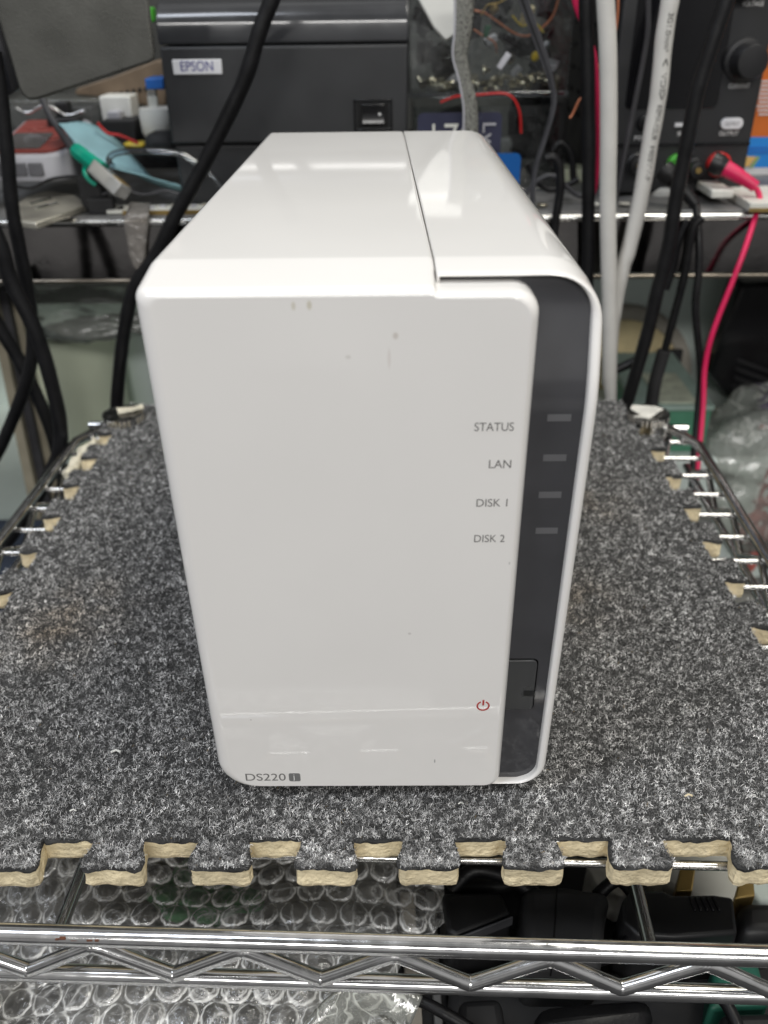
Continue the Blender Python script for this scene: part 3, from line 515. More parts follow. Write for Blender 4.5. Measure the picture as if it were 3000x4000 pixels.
for i in range(22):
    p = at(rd.uniform(1640, 2190), rd.uniform(285, 340), rd.uniform(.403, .418)); p.z = ZC+.0038+rd.random()*.004; o = screw(p, (rd.uniform(-1, 1), rd.uniform(-.4, .4), rd.uniform(-.3, .5)), rd.uniform(.003, .009), .0015); tag(o, 'brassy screw lying at the bottom of the clear parts box', 'screw', 'screws in the clear parts box')
def cable(name, label, cat, pts, wpx, m, y=None, group=None, n=14, parent=None, taper=None, k=8, flat=1):
    P = [at(p[0], p[1], p[2] if len(p) > 2 else y) for p in pts]; r = px(wpx, P[len(P)//2])/2; S_ = spline(P, k)
    rr = [r*(1+.02*math.sin(i*.9)) for i in range(len(S_))]
    if taper: rr = [r*(1+(taper-1)*max(0, (i/len(S_)-.7)/.3)) for i in range(len(S_))]
    o = MB().tube(S_, rr, n, flat=flat).build(name, m, parent, smooth=True, ang=70)
    if label: tag(o, label, cat, group)
    return o, S_, r
cable('copper_wire', 'twisted copper coloured wire pair crossing the clear parts box', 'wire', [(1850, 40), (1900, 55), (1950, 90), (2010, 130), (2060, 140), (2110, 115), (2160, 60), (2185, -20)], 9, 'copper', .404)
cable('copper_wire', 'second short copper wire curling left in the parts box', 'wire', [(1850, 115), (1880, 135), (1930, 165), (1940, 205)], 8, 'copper', .408)
cable('red_wire', 'red wire curving along the rim under the clear parts box', 'wire', [(1720, 400), (1780, 378), (1850, 372), (1960, 365), (2005, 385), (2030, 440), (2035, 520)], 9, 'red', .394)
p = at(2085, 217, .402); tag(MB().lathe([(.0020, 0), (.0028, .001), (.0028, .0022), (.0018, .003)], p, (.4, -.8, -.2)).build('disc_capacitor', 'yellow', smooth=True), 'small yellow disc component inside the clear parts box', 'electronic part')
p = at(1915, 45, .404); tag(MB().lathe([(.0016, 0), (.0024, .0015), (.0024, .004), (.0012, .005)], p, (.9, -.2, .5)).build('brass_terminal', 'brass', smooth=True), 'shiny brass terminal among wires in the parts box', 'electronic part')
prism_px([(1895, 98), (1920, 100), (1905, 150), (1888, 145)], .406, .002, 'green_chip', 'green_pcb'); tag(C.objects['green_chip'] if 'green_chip' in C.objects else bpy.data.objects['green_chip'], 'green sliver of circuit board inside the clear parts box', 'circuit board')
for i, (u, v, c_, lab) in enumerate(((1650, 120, 'rubber_grey', 'blue-black chip standing at the left end of the parts box'), (1640, 60, 'black_gloss', 'glossy black relay at the upper left of the parts box'), (1970, 240, 'grey_plastic', 'pale grey bracket lying mid height in the parts box'), (2140, 130, 'black_gloss', 'black three pin connector near the right of the parts box'), (2150, 250, 'grey_plastic', 'pale sliver at the right end of the parts box'), (1990, 160, 'black', 'square black chip in the middle of the parts box'), (1750, 240, 'black_gloss', 'black strip connector left of the sleeved cable'), (2060, 60, 'tan', 'tan coil holder near the top of the parts box'))):
    p = at(u, v, .403); w = .003+.0016*(i % 3); mt = Matrix.Translation(p) @ Euler((.3*i, .5-.2*i, .7*i)).to_matrix().to_4x4(); tag(MB().box(-w, -.0018, -w*.8, w, .0018, w*.8, mt).build('component', c_, bevel=.0004), lab, 'electronic part')
for i, (P_, c_, lab) in enumerate((([(2040, 20), (2070, 90), (2105, 180), (2120, 300)], 'wire_gloss', 'bare shiny wire slanting down inside the parts box'), ([(1620, 20), (1640, 130), (1700, 180), (1780, 190)], 'rubber_grey', 'grey wire bending at the left of the parts box'), ([(1900, 180), (1990, 215), (2080, 230), (2180, 220)], 'rubber_grey', 'grey wire lying level through the parts box'), ([(1880, 60), (1905, 20), (1950, 10), (2000, -20)], 'brass', 'yellow metal wire curling near the top of the parts box'), ([(2000, 60), (2040, 100), (2090, 90), (2140, 150)], 'yellow', 'yellow wire among the copper wires in the parts box'))):
    cable('loose_wire', lab, 'wire', P_, 6, c_, .403, 'loose wires in the parts box', 8)
for i, (P_, w_, c_, lab, y_) in enumerate((([(2060, 640), (2090, 700), (2140, 740), (2200, 730), (2260, 700)], 22, 'rubber', 'black lead coiled low right of the blue card', .37), ([(2050, 760), (2110, 700), (2170, 690), (2250, 760), (2320, 770)], 18, 'rubber_grey', 'dark grey lead snaking below the black case', .36), ([(2160, 590), (2190, 560), (2230, 600), (2240, 700)], 26, 'rubber', 'short thick black lead looping left of the power supply', .40), ([(40, 720), (120, 735), (200, 700), (300, 690), (360, 720)], 12, 'rubber', 'thin black lead trailing under the white tester', .362), ([(400, 760), (470, 740), (560, 760), (650, 745), (730, 770)], 11, 'rubber_grey', 'thin grey lead lying across the worktop left of the printer', .35), ([(60, 420), (110, 440), (180, 410), (260, 450), (330, 430)], 12, 'wire_gloss', 'shiny thin wire behind the white tester', .43), ([(380, 480), (420, 520), (470, 530), (540, 560)], 12, 'red', 'thin red wire behind the pale blue strip', .40))):
    cable('thin_cable', lab, 'cable', P_, w_, c_, y_, 'loose leads on the worktop', 10)
for i, (u, v, m_, lab) in enumerate(((420, 700, 'screw', 'small brass washer beside the network plug'), (300, 745, 'silver', 'tiny silver bit beside the silver drive plate'), (2330, 700, 'offwhite', 'tiny white bit near the foot of the power supply'), (2120, 770, 'screw', 'shiny bit beside the blue card at the worktop edge'), (2440, 790, 'paper', 'scrap of paper under the slanting white cable'))):
    p = at(u, v, .352); p.z = TOPZ+.0008; tag(MB().lathe([(.0035, 0), (.0035, .0012), (.0015, .0016)], p, (0, .1*i-.2, 1), 12).build('small_bit', m_, bevel=.0002), lab, 'small part')
# white funnel shaped plastic piece above the box
wp = prism_px([(1600, -60), (1830, -60), (1790, 130), (1745, 165), (1735, 160), (1690, 110)], .375, .02, 'white_bracket', 'white_plastic', None, .0015, .01); a = at(1640, -50, .39); MB().box(a.x, .393, .2252, a.x+.028, .415, .2290).build('hook', 'white_plastic', wp, bevel=.0005); MB().box(a.x, .384, a.z-.004, a.x+.028, .3955, .2290).build('hook_back', 'white_plastic', wp, bevel=.0005); tag(wp, 'pointed white plastic bracket hanging in front of the clear parts box', 'bracket')
# cards
def card(name, m, label, u0, v0, u1, v1, y, hgt, lean=.004):
    p = at(u0, v0, y); q_ = at(u1, v0+4, y); w = q_.x-p.x; t = thing(name, label, 'card', (p.x+w/2, y, p.z-hgt))
    L = [[Vector((p.x+x, yy-lean*(z)/hgt*0+(-lean if z < hgt/2 else 0), p.z-hgt+z)) for x, z in rrect(0, 0, w, hgt, (.003,)*4, 5)] for yy in (y, y+.0008)]
    MB().loft(L).build('card_body', m, t); return t, p, w
t, p, w = card('phone_card', 'card_dark', 'dark navy phone card with Lyca lettering leaning behind the enclosure', 1632, 442, 1962, 452, .352, .054, 0)
text('Lyca', 'grey_plastic', t, (p.x+w-.0132, .3518, p.z-.0055), (0, 0, -1), (1, 0, 0), w=.0215, h=.0098, lift=.0004)
text('I ZC', 'offwhite', t, (p.x+.0085, .3518, p.z-.0200), (1, 0, 0), (0, 0, 1), w=.0245, h=.0145, lift=.0004)
sim, p, w = card('blue_card', 'card_blue', 'plain bright blue card standing right of the enclosure top', 1880, 600, 2036, 604, .345, .035, 0)
# left side clutter
bt = thing('battery_tester', 'white handheld tester with red face and grey buttons at the left', 'tester', (-.2, .39, TOPZ))
a = at(-60, 620, .372); b = at(255, 620, .372); zt_ = at(100, 610, .372).z; zb_ = at(100, 712, .372).z
XO = rrect(a.x, .372, b.x, .372+.075, (.012, .016, .012, .006), 6)
def tl(x, y): return (y-.372)*.16
MB().loft([[Vector((x+.0, y, zb_)) for x, y in XO], [Vector((x, y, zt_-.003+tl(x, y))) for x, y in XO], [Vector((x+(a.x/2+b.x/2-x)*.04, y+(.41-y)*.04, zt_+tl(x, y))) for x, y in XO]]).build('body', 'grey_plastic', bt, bevel=.0012, seg=3)
FO = rrect(a.x+.004, .377, b.x-.004, .377+.064, (.004, .012, .01, .004), 5); MB().loft([[Vector((x, y, zt_+tl(x, y)-.001)) for x, y in FO], [Vector((x, y, zt_+tl(x, y)+.0012)) for x, y in FO]]).build('red_face', 'red_face', bt)
FO = rrect(a.x+.006, .3815, b.x-.018, .4115, (.002,)*4, 4); MB().loft([[Vector((x, y, zt_+tl(x, y))) for x, y in FO], [Vector((x, y, zt_+tl(x, y)+.0018)) for x, y in FO]]).build('screen', 'lcd', bt)
for u in (75, 140, 20): p = at(u, 662, .3716); MB().box(p.x-.0045, .3706, p.z-.0038, p.x+.0045, .373, p.z+.0038).build('button', 'button', bt, bevel=.0006)
# ethernet lead
el = thing('network_lead', 'grey network lead with green boot and clear plug lying in the clutter', 'network cable', tuple(at(350, 620, .355)))
cable('lead', None, None, [(165, 385, .40), (195, 450, .395), (240, 520, .385), (275, 570, .372), (300, 595, .366)], 28, 'rubber_grey', parent=el)
A = at(295, 585, .366); B_ = at(400, 668, .352); d = B_-A
MB().tube([A, A+d*.25, A+d*.3, A+d*.55, A+d*.6, A+d], [.0042, .0048, .0042, .0048, .0046, .0052], 8).build('boot', 'teal', el, smooth=True, ang=35)
MB().tube(spline([at(335, 640, .36), at(330, 675, .352), at(350, 705, .350), at(375, 722, .350)]), .0012, 8).build('latch_guard', 'teal', el, smooth=True)
Q0 = at(375, 655, .353); Q1 = at(482, 752, .342); dd = (Q1-Q0); zax = dd.normalized(); xax = zax.cross(Vector((0, .5, 1))).normalized(); yax = zax.cross(xax); mt = Matrix((( *[xax.x, yax.x, zax.x], Q0.x), (xax.y, yax.y, zax.y, Q0.y), (xax.z, yax.z, zax.z, Q0.z), (0, 0, 0, 1))); Lq = dd.length
MB().box(-.0062, -.0042, 0, .0062, .0042, Lq, mt).build('plug', 'rj_clear', el, bevel=.0008)
MB().box(-.0045, -.0028, 0, .0045, .0028, Lq*.55, mt).build('plug_core', 'offwhite', el, bevel=.0006)
for i in range(6): MB().box(-.0045+i*.0016, -.0046, Lq*.62, -.0037+i*.0016, -.0040, Lq*.95, mt).build('contact', 'brass', el)
# pale blue strip
PB = [(235, 490, .40), (330, 500, .41), (430, 540, .41), (520, 600, .40), (620, 690, .385), (712, 738, .365)]; PA = [(262, 520, .385), (330, 590, .375), (400, 625, .365), (500, 680, .36), (600, 722, .356), (708, 745, .355)]
pa = spline([at(*p) for p in PB], 4); pb = spline([at(*p) for p in PA], 4); mb = MB(); n_ = len(pa); vs = []
for i in range(n_):
    for j in range(7): t = j/6; vs.append(pa[i].lerp(pb[i], t)+Vector((0, -.006*math.sin(math.pi*t), .004*math.sin(math.pi*t+i*.3))))
mb.add(vs, [(i*7+j, i*7+j+1, i*7+j+8, i*7+j+7) for i in range(n_-1) for j in range(6)]); o = mb.build('blue_paper', 'pale_blue', smooth=True, ang=180); so = o.modifiers.new('s', 'SOLIDIFY'); so.thickness = .0006; tag(o, 'pale blue curled paper strip lying beside the black printer', 'paper')
cable('clear_tubing', 'clear plastic tube looping over the pale blue strip', 'tubing', [(870, 740, .345), (830, 690, .345), (770, 640, .345), (700, 600, .345), (600, 592, .345), (520, 590, .348), (450, 600, .35), (425, 625, .35), (440, 650, .355)], 24, 'clear_tube')
# laptop-drive-like plate
hp = thing('metal_plate_drive', 'flat silver metal drive plate lying at the worktop edge', 'metal plate', (-.19, .36, TOPZ))
pl = [atz(70, 862, .103), atz(140, 872, .103), atz(325, 805, .103), atz(330, 790, .103), atz(290, 762, .103), atz(190, 745, .103), atz(110, 765, .103), atz(60, 800, .103)]
MB().loft([[Vector((p.x, p.y+.0, TOPZ+.0004)) for p in pl], [Vector((p.x, p.y, TOPZ+.0042)) for p in pl]]).build('plate', 'silver', hp, bevel=.0007)
for (u, v) in ((150, 790), (175, 808)): a = atz(u-35, v+8, TOPZ+.0044); b = atz(u+50, v-14, TOPZ+.0044); MB().tube([a, b], .0009, 8).build('ridge', 'steel_edge', hp, smooth=True)
bp_ = thing('black_plug', 'small black moulded plug standing behind the worktop edge', 'plug', (-.15, .355, TOPZ))
MB().box(*at(305, 745, .352).xy[:1], .352, TOPZ, at(395, 745, .352).x, .366, TOPZ+.020).build('plug_body', 'black_matte', bp_, bevel=.002); 
a = at(335, 780, .345); MB().box(a.x, .345, TOPZ, a.x+.0155, .353, TOPZ+.009).build('plug_base', 'black_matte', bp_, bevel=.001)
# circuit strip
cs = thing('circuit_strip', 'long circuit board strip with gold edge near the worktop edge', 'circuit board', (-.12, .35, TOPZ))
a = atz(450, 815, TOPZ); b = atz(800, 842, TOPZ); MB().box(a.x, .343, TOPZ+.0006, b.x, .358, TOPZ+.0026).build('board', 'offwhite', cs, bevel=.0003); MB().box(a.x+.01, .3418, TOPZ+.0004, b.x, .3428, TOPZ+.0026).build('gold_edge', 'brass', cs)
for i in range(9): x = a.x+.006+i*.0062; MB().box(x, .346+(i % 3)*.003, TOPZ+.0026, x+.003, .349+(i % 3)*.003, TOPZ+.0040).build('chip', random.choice(['black', 'silver', 'grey_plastic']), cs)
# packing tape over the edge
ta = [at(510, 785, .352), at(500, 815, .342), at(490, 840, .3345), at(485, 880, .3335), at(500, 950, .3330), at(505, 1000, .3325), at(530, 1052, .3322)]; tb = [at(590, 790, .352), at(585, 815, .342), at(582, 840, .3345), at(580, 880, .3335), at(572, 950, .3330), at(568, 1010, .3325), at(556, 1062, .3322)]
pa = spline(ta, 4); pb = spline(tb, 4); vs = []; n_ = len(pa); rd = random.Random(3)
for i in range(n_):
    for j in range(6): vs.append(pa[i].lerp(pb[i], j/5)+Vector((0, -rd.random()*.0012, 0)))
o = MB().add(vs, [(i*6+j, i*6+j+1, i*6+j+7, i*6+j+6) for i in range(n_-1) for j in range(5)]).build('packing_tape', 'tape', smooth=True, ang=180); so = o.modifiers.new('s', 'SOLIDIFY'); so.thickness = .0002; tag(o, 'wrinkled clear packing tape hanging over the steel worktop edge', 'tape')
# back row left of printer
t = thing('usb_plug', 'bright blue connector sticking out beside the black printer', 'connector', tuple(at(600, 330, .39))); m0 = MB(); pbox(m0, 567, 306, 640, 350, .39, .02); m0.build('connector', 'usb_blue', t, bevel=.0008)
t = thing('mains_plug', 'white mains plug with one silver pin pointing up left of the printer', 'plug', tuple(at(590, 500, .42)))
a = at(522, 440, .42); b = at(680, 440, .42); r_ = (b.x-a.x)/2; cx_ = (a.x+b.x)/2; z1_ = at(600, 430, .42).z; z0_ = at(600, 552, .42).z
MB().lathe([(r_*.78, 0), (r_*.95, .004), (r_, (z1_-z0_)*.8), (r_*.93, z1_-z0_), (r_*.3, z1_-z0_+.001)], (cx_, .42+r_, z0_)).build('plug_body', 'white_plastic', t, smooth=True, ang=50)
p = at(600, 430, .43); MB().box(p.x-.003, .43, p.z, p.x+.003, .434, p.z+.008).build('pin_sleeve', 'offwhite', t, bevel=.0005); MB().box(p.x-.003, .43, p.z+.008, p.x+.003, .434, p.z+.0145).build('pin', 'steel_edge', t, bevel=.0005)
def small(name, m, label, cat, u0, v0, u1, v1, y, dy, bev=.001, rest=None):
    mb = MB(); x0, x1, l, tt = pbox(mb, u0, v0, u1, v1, y, dy); o = mb.build(name, m, None, bevel=bev); return tag(o, label, cat)
small('white_carton', 'white_plastic', 'small white carton behind the white tester at the left', 'box', 395, 375, 515, 500, .45, .03)
small('black_adapter', 'black_matte', 'black adapter block between the tester and the printer', 'adapter', 400, 470, 530, 560, .43, .03)
small('black_adapter', 'black_matte', 'black adapter lying under the white mains plug', 'adapter', 470, 555, 720, 660, .425, .03)
small('black_clip', 'black', 'upright black clip standing behind the white tester', 'clip', 218, 400, 268, 490, .43, .01); small('black_clip', 'black', 'flat black clip lying behind the white tester', 'clip', 182, 462, 308, 498, .425, .01)
small('clear_case', 'clear_film', 'cloudy clear plastic case under the grey metal case', 'case', 20, 390, 390, 500, .45, .04); small('grey_block', 'rubber_grey', 'dark grey block inside the cloudy clear case', 'block', 40, 420, 360, 500, .455, .03)
small('grey_carton', 'grey_plastic', 'small grey box in front of the white carton', 'box', 420, 435, 470, 495, .44, .01)
small('green_marker', 'green', 'bright green strip glimpsed beside the printer lid', 'strip', 570, 28, 596, 88, .42, .01)
small('yellow_ring', 'yellow', 'yellow band lying below the white mains plug', 'band', 480, 558, 560, 580, .41, .01, .002)
small('cable_reel', 'black_matte', 'black coiled case behind the clutter beside the printer', 'case', 560, 520, 690, 640, .40, .02, .006)
t = thing('vented_case', 'brown vented case sloping behind the clutter at upper left', 'case', tuple(at(460, 320, .47)))
prism_px([(300, 345), (440, 300), (610, 235), (650, 240), (650, 410), (600, 420), (400, 380), (290, 370)], .47, .03, 'case_body', 'brown', t, .001)
for i in range(7): prism_px([(418+i*24, 366-i*4), (430+i*24, 363-i*4), (432+i*24, 378-i*4), (420+i*24, 382-i*4)], .4692, .002, 'vent_slot', 'hole', t, 0)
# right of the worktop
small('leaflet_pad', 'paper', 'pale paper pad lying under the cables at the right', 'paper', 2780, 742, 2868, 776, .350, .03)
mb = MB(); a = atz(2860, 760, TOPZ+.004); b = atz(3060, 800, TOPZ+.004); mb.box(a.x, b.y, TOPZ+.0002, a.x+.05, a.y+.02, TOPZ+.0052); tag(mb.build('label_board', 'offwhite', bevel=.0005), 'white label board with gold edge at the right worktop edge', 'board')
mb = MB(); mb.box(a.x-.0003, b.y-.0014, TOPZ+.0004, a.x+.0500, b.y-.0002, TOPZ+.0024); tag(mb.build('gold_strip', 'brass'), 'gold contact strip along the white label board front', 'strip')
p = atz(2580, 760, TOPZ); tag(MB().lathe([(.0075, 0), (.0078, .003), (.006, .0052), (.002, .0056)], p).build('plastic_disc', 'white_plastic', smooth=True, ang=50), 'small white round cap lying under the power supply', 'cap')
small('pale_tool', 'pale_green', 'pale green plastic piece lying left of the power supply', 'plastic piece', 2195, 660, 2290, 715, .43, .02)
small('black_speaker', 'black_matte', 'tall black slotted case behind the cables left of the power supply', 'case', 2110, 380, 2215, 640, .43, .03, .003)
orp = thing('printed_carton', 'orange and blue printed carton at the far right behind the power supply', 'carton', (.28, .45, TOPZ))
a = at(2885, 640, .45); ZO = .0005
def orb(n, m, v0, v1, dy=0): z1 = at(2950, v0, .45).z; z0 = at(2950, v1, .45).z; return MB().box(a.x-.01, .45-dy, z0, a.x+.07, .50, z1).build(n, m, orp)
orb('orange_panel', 'orange', 60, 535); orb('blue_panel', 'poster_blue', 535.5, 655); orb('white_panel', 'label_white', 655.5, 760)
prism_px([(2890, 610), (2955, 612), (2925, 652), (2890, 652)], .4490, .0005, 'yellow_mark', 'poster_yellow', orp, 0); prism_px([(2958, 612), (2970, 612), (2940, 655), (2928, 655)], .4490, .0005, 'green_mark', 'poster_green', orp, 0)
for i in range(9): p = at(2955+(i % 3)*4, 322+i*16, .4495); MB().box(p.x, .4494, p.z, p.x+.02+.004*((i*7) % 4), .4499, p.z+.0011).build('print_line', 'label_white', orp)
for i in range(2): p = at(2915, 582+i*16, .4495); MB().box(p.x, .4494, p.z, p.x+.03, .4499, p.z+.0011).build('print_line', 'usb_blue', orp)
# ---------------------------------------------------------------- cables hanging in front
G = 'black cables hanging in front of the worktop'
cable('power_cable', 'long black cable sweeping from the printer top down left of the enclosure', 'cable', [(1090, -80), (1062, 0), (1013, 125), (960, 300), (876, 482), (775, 681), (684, 844), (607, 1000), (532, 1110), (497, 1230), (470, 1415), (455, 1600), (445, 1800)], 56, 'rubber', .318, G)
cable('power_cable', 'black cable at the far left running down and crossing the others', 'cable', [(-25, 200), (0, 350), (28, 600), (46, 800), (73, 954), (108, 1130), (128, 1300), (120, 1420), (80, 1560), (0, 1750), (-60, 1850)], 52, 'rubber', .285, G)
cable('power_cable', 'dull grey-black cable bowing out beside the left rack rail', 'cable', [(-60, 820), (0, 955), (46, 1107), (138, 1292), (200, 1492), (236, 1668), (222, 1791), (138, 1953), (46, 2091), (-40, 2190)], 56, 'rubber', .265, G)
cable('power_cable', 'straight black cable slanting down right across the left cables', 'cable', [(-60, 1170), (0, 1284), (92, 1438), (184, 1640), (238, 1830), (262, 2000)], 50, 'rubber', .30, G)
W1, S1, r1 = cable('mains_cable', 'smooth white round cable hanging straight down beside the enclosure', 'cable', [(2362, -80), (2365, 0), (2374, 181), (2377, 362), (2377, 542), (2374, 784), (2377, 995), (2381, 1207), (2381, 1438), (2383, 1500), (2386, 1560), (2388, 1640)], 62, 'cable_white', .322, taper=.7)
W2, S2, r2 = cable('mains_cable', 'slanting white cable printed with black marking text', 'cable', [(2630, -80), (2618, 0), (2594, 151), (2573, 362), (2542, 542), (2506, 753), (2458, 964), (2430, 1054), (2400, 1207), (2385, 1330), (2380, 1500)], 63, 'cable_white', .328)
cum = [0]
for i in range(1, len(S2)): cum.append(cum[-1]+(S2[i]-S2[i-1]).length)
def on_cable(s):
    for i in range(1, len(S2)):
        if cum[i] >= s: t = (s-cum[i-1])/(cum[i]-cum[i-1]); return S2[i-1].lerp(S2[i], t), (S2[i]-S2[i-1]).normalized()
    return S2[-1], (S2[-1]-S2[-2]).normalized()
def s_of_v(v):
    z = at(2600, v, .328).z; return min(range(len(S2)), key=lambda i: abs(S2[i].z-z))
def wrapper(s0, t0):
    def f(x, y):
        c, d = on_cable(s0+x); nrm = (CP-c); nrm -= d*nrm.dot(d); nrm.normalize(); side = d.cross(nrm); side = side if side.x > 0 else -side
        a = (y+t0)/r2; return c+(nrm*math.cos(a)+side*math.sin(a))*(r2*1.012+.00005)
    return f
for s, v0, v1 in (('3G1.0mm²', 42, 205), ('<', 240, 262), ('VDE', 270, 350), ('>', 354, 376), ('KEMA-KEUR', 410, 540), ('H05VV-F', 570, 690)):
    s0, s1 = cum[s_of_v(v0)], cum[s_of_v(v1)]; text(s, 'ink_black', W2, (0, 0, 0), (1, 0, 0), (0, 0, 1), w=s1-s0, h=.0028 if len(s) > 1 else .0034, warp=wrapper(s0, .0004), name='printed_text')
cable('power_cable', 'straight black cable just left of the smooth white cable', 'cable', [(2287, -80), (2289, 0), (2295, 301), (2300, 603), (2298, 800), (2296, 995), (2285, 1300), (2280, 1500)], 52, 'rubber', .330, G)
cable('power_cable', 'thick black cable slanting from the upper right down behind the mat', 'cable', [(2860, -80), (2838, 0), (2778, 181), (2723, 362), (2675, 603), (2639, 784), (2612, 960), (2569, 1130), (2523, 1323), (2453, 1561), (2420, 1680)], 56, 'rubber', .312, G)
cable('thin_lead', 'thin dark grey lead hanging before the power supply screen', 'cable', [(2535, -60), (2533, 0), (2531, 120), (2512, 241), (2476, 422), (2446, 573), (2416, 723), (2400, 800)], 20, 'rubber_grey', .345)
cable('pink_lead', 'bright pink lead hanging behind the straight black cable', 'cable', [(2240, -60), (2252, 20), (2300, 150), (2322, 241), (2333, 422), (2336, 560), (2326, 700), (2310, 780)], 24, 'pink', .34)
for k_, lab in ((0, 'frayed copper wire end poking out left of the black cable'), (1, 'twisted copper wire coiled behind the smooth white cable')):
    cable('copper_wire', lab, 'wire', [[(2300, 330), (2280, 370), (2259, 398), (2240, 440), (2226, 462)], [(2412, -40), (2414, 30), (2404, 120), (2380, 190), (2345, 245), (2325, 290), (2318, 320)]][k_], 10, 'copper', .347)
o = thing('sleeved_cable', 'flat braided silver grey sleeved cable hanging before the parts box', 'cable', tuple(at(1813, 200, .35)))
PP = spline([at(*p, .343) for p in ((1805, -60), (1812, 0), (1808, 120), (1796, 217), (1816, 313), (1836, 410), (1838, 511), (1838, 560))], 10)
ww = [.0055, .0054, .0050, .0042, .0036, .0042, .0044, .0044]; rs_ = [ww[min(int(i/10), 7)]*(1-(i % 10)/10)+ww[min(int(i/10)+1, 7)]*((i % 10)/10) for i in range(len(PP))]
MB().tube(PP, rs_, 20, flat=.35).build('sleeve', 'braid', o, smooth=True, ang=70)
MB().tube([p+Vector((-r*.9, -.001, 0)) for p, r in zip(PP, rs_)], .0006, 8).build('edge_strand', 'grey_plastic', o, smooth=True)
rb = thing('ribbon_cable', 'narrow dark ribbon cable hanging right of the sleeved cable', 'cable', tuple(at(2122, 200, .345)))
for k_ in range(4):
    dx = (k_-1.5)*11
    cable('strand', None, None, [(2030+dx, -60), (2045+dx, 0), (2078+dx*.9, 96), (2122+dx*.8, 217), (2151+dx*.5, 313), (2163+dx*.35, 410), (2127+dx*.3, 545), (2093+dx*.3, 651), (2083+dx*.3, 723), (2080+dx*.3, 800)], 10, ('rubber_grey', 'black', 'rubber_grey', 'grey_plastic')[k_] if k_ < 3 else 'rubber_grey', .345-.0004*k_, parent=rb, n=8)
cable('power_cable', 'thick black cable loop end just right of the enclosure top', 'cable', [(2130, 620), (2160, 615), (2185, 650), (2188, 740), (2172, 850), (2160, 950)], 34, 'rubber', .333, G)
# banana leads
def banana(name, label, P0, P1, m, lead, wpx, y0, m2='black'):
    t = thing(name, label, 'test lead', tuple(at(*P0, y0)))
    A = at(*P0, y0); B = at(*P1, y0-.012); d = B-A
    MB().tube([A, A+d*.18, A+d*.22, A+d*.30], [.0058, .0062, .0056, .005], 16).build('collar', m2, t, smooth=True, ang=35)
    pts, rr = [], []
    for i in range(15): f = .28+.72*i/14; pts.append(A+d*f+Vector((0, 0, -.003*(f-.28)**2))); rr.append((.0048-.0020*(f-.28))*(1.0 if i % 2 else .93 if i > 6 else 1))
    MB().tube(pts, rr, 14).build('grip', m, t, smooth=True, ang=60)
    LP = [pts[-1]]+[at(u, v, y) for u, v, y in lead]; MB().tube(spline(LP), px(wpx, LP[2])/2, 12).build('lead', m if m == 'pink' else 'rubber', t, smooth=True, ang=70)
banana('test_lead', 'crimson pink test lead plugged into the red socket hanging down right', (2780, 630), (2955, 720), 'pink', [(2968, 780, .345), (2946, 860, .335), (2904, 988, .322), (2861, 1100, .318), (2784, 1300, .314), (2753, 1438, .312), (2746, 1592, .305), (2726, 1815, .290), (2710, 1950, .28)], 22, .36)
banana('test_lead', 'black test lead with ribbed plug looping down beside the pink lead', (2590, 660), (2720, 790), 'rubber', [(2728, 900, .328), (2730, 1054, .322), (2716, 1207, .319), (2736, 1438, .317), (2728, 1592, .31), (2712, 1768, .295), (2700, 1950, .28)], 30, .355)
cable('jack_lead', 'black lead ending in a straight moulded plug behind the mat', 'cable', [(2745, 850), (2705, 900), (2669, 1092), (2615, 1300), (2575, 1450)], 32, 'rubber', .324, G); cable('moulded_plug', 'straight black moulded plug tapering down behind the mat edge', 'plug', [(2595, 1370), (2585, 1400), (2560, 1490), (2543, 1590), (2535, 1650)], 50, 'black_matte', .323, taper=.55)
cable('power_cable', 'short black cable curving behind the power leads at the right', 'cable', [(2690, 860), (2655, 930), (2630, 1040), (2600, 1130)], 30, 'rubber', .331, G)
cable('power_cable', 'horizontal black cable stub joining the thick slanting cable', 'cable', [(2380, 1455), (2440, 1430), (2500, 1400)], 36, 'rubber', .325, G)
# ---------------------------------------------------------------- under the worktop
def drum(name, label, u0, u1, vt, y, ztop_m, zbot, m, inner='cup_dark'):
    a, b = at(u0, vt, y), at(u1, vt, y); r = (b.x-a.x)/2; c = (a.x+b.x)/2; z1 = a.z; t = thing(name, label, 'container', (c, y+r*.3, zbot))
    MB().lathe([(r*.93, 0), (r*.96, .01), (r, z1-zbot-.004), (r*1.01, z1-zbot), (r*.95, z1-zbot+.0006)], (c, y+r*.3, zbot)).build('drum_wall', m, t, smooth=True, ang=50)
    MB().lathe([(r*.94, 0), (r*.92, .0012), (r*.2, .004)], (c, y+r*.3, z1)).build('top_disc', inner, t, smooth=True, ang=50)
drum('plastic_tub', 'pale green round tub standing under the worktop at the left', 150, 440, 1310, .52, 0, -.226, 'pale_green')
drum('plastic_tub', 'bluish pale tub just right of the pale green tub', 445, 690, 1280, .56, 0, -.226, 'mint')
t = thing('leaning_boards', 'stack of beige boards leaning under the worktop at far left', 'boards', tuple(at(60, 1900, .42)))
for i, (du, m_) in enumerate(((0, 'beige'), (45, 'rubber_grey'), (85, 'beige'), (118, 'pale_green'))): prism_px([(-60+du, 1130), (-25+du, 1130), (190+du, 2150), (150+du, 2150)], .40+.006*i, .01, 'board', m_, t, .0005)
o = MB().box(-.40, .27, -.25, -.235, .36, -.115).build('denim_bag', 'cloth_blue', bevel=.02, seg=4); tag(o, 'dark blue cloth bag bulging beside the left rack rail', 'bag')
sb_ = MB().box(-.45, .25, -.34, -.20, .38, -.251).build('storage_crate', 'rubber_grey', bevel=.004); tag(sb_, 'dark grey crate under the blue cloth bag', 'crate')
blob('clear_bag', 'hazy clear plastic bag draped above the pale green tub', 'bag', at(330, 1215, .47), (.075, .03, .017), 'bag_dim', 5.2, .5, 5)
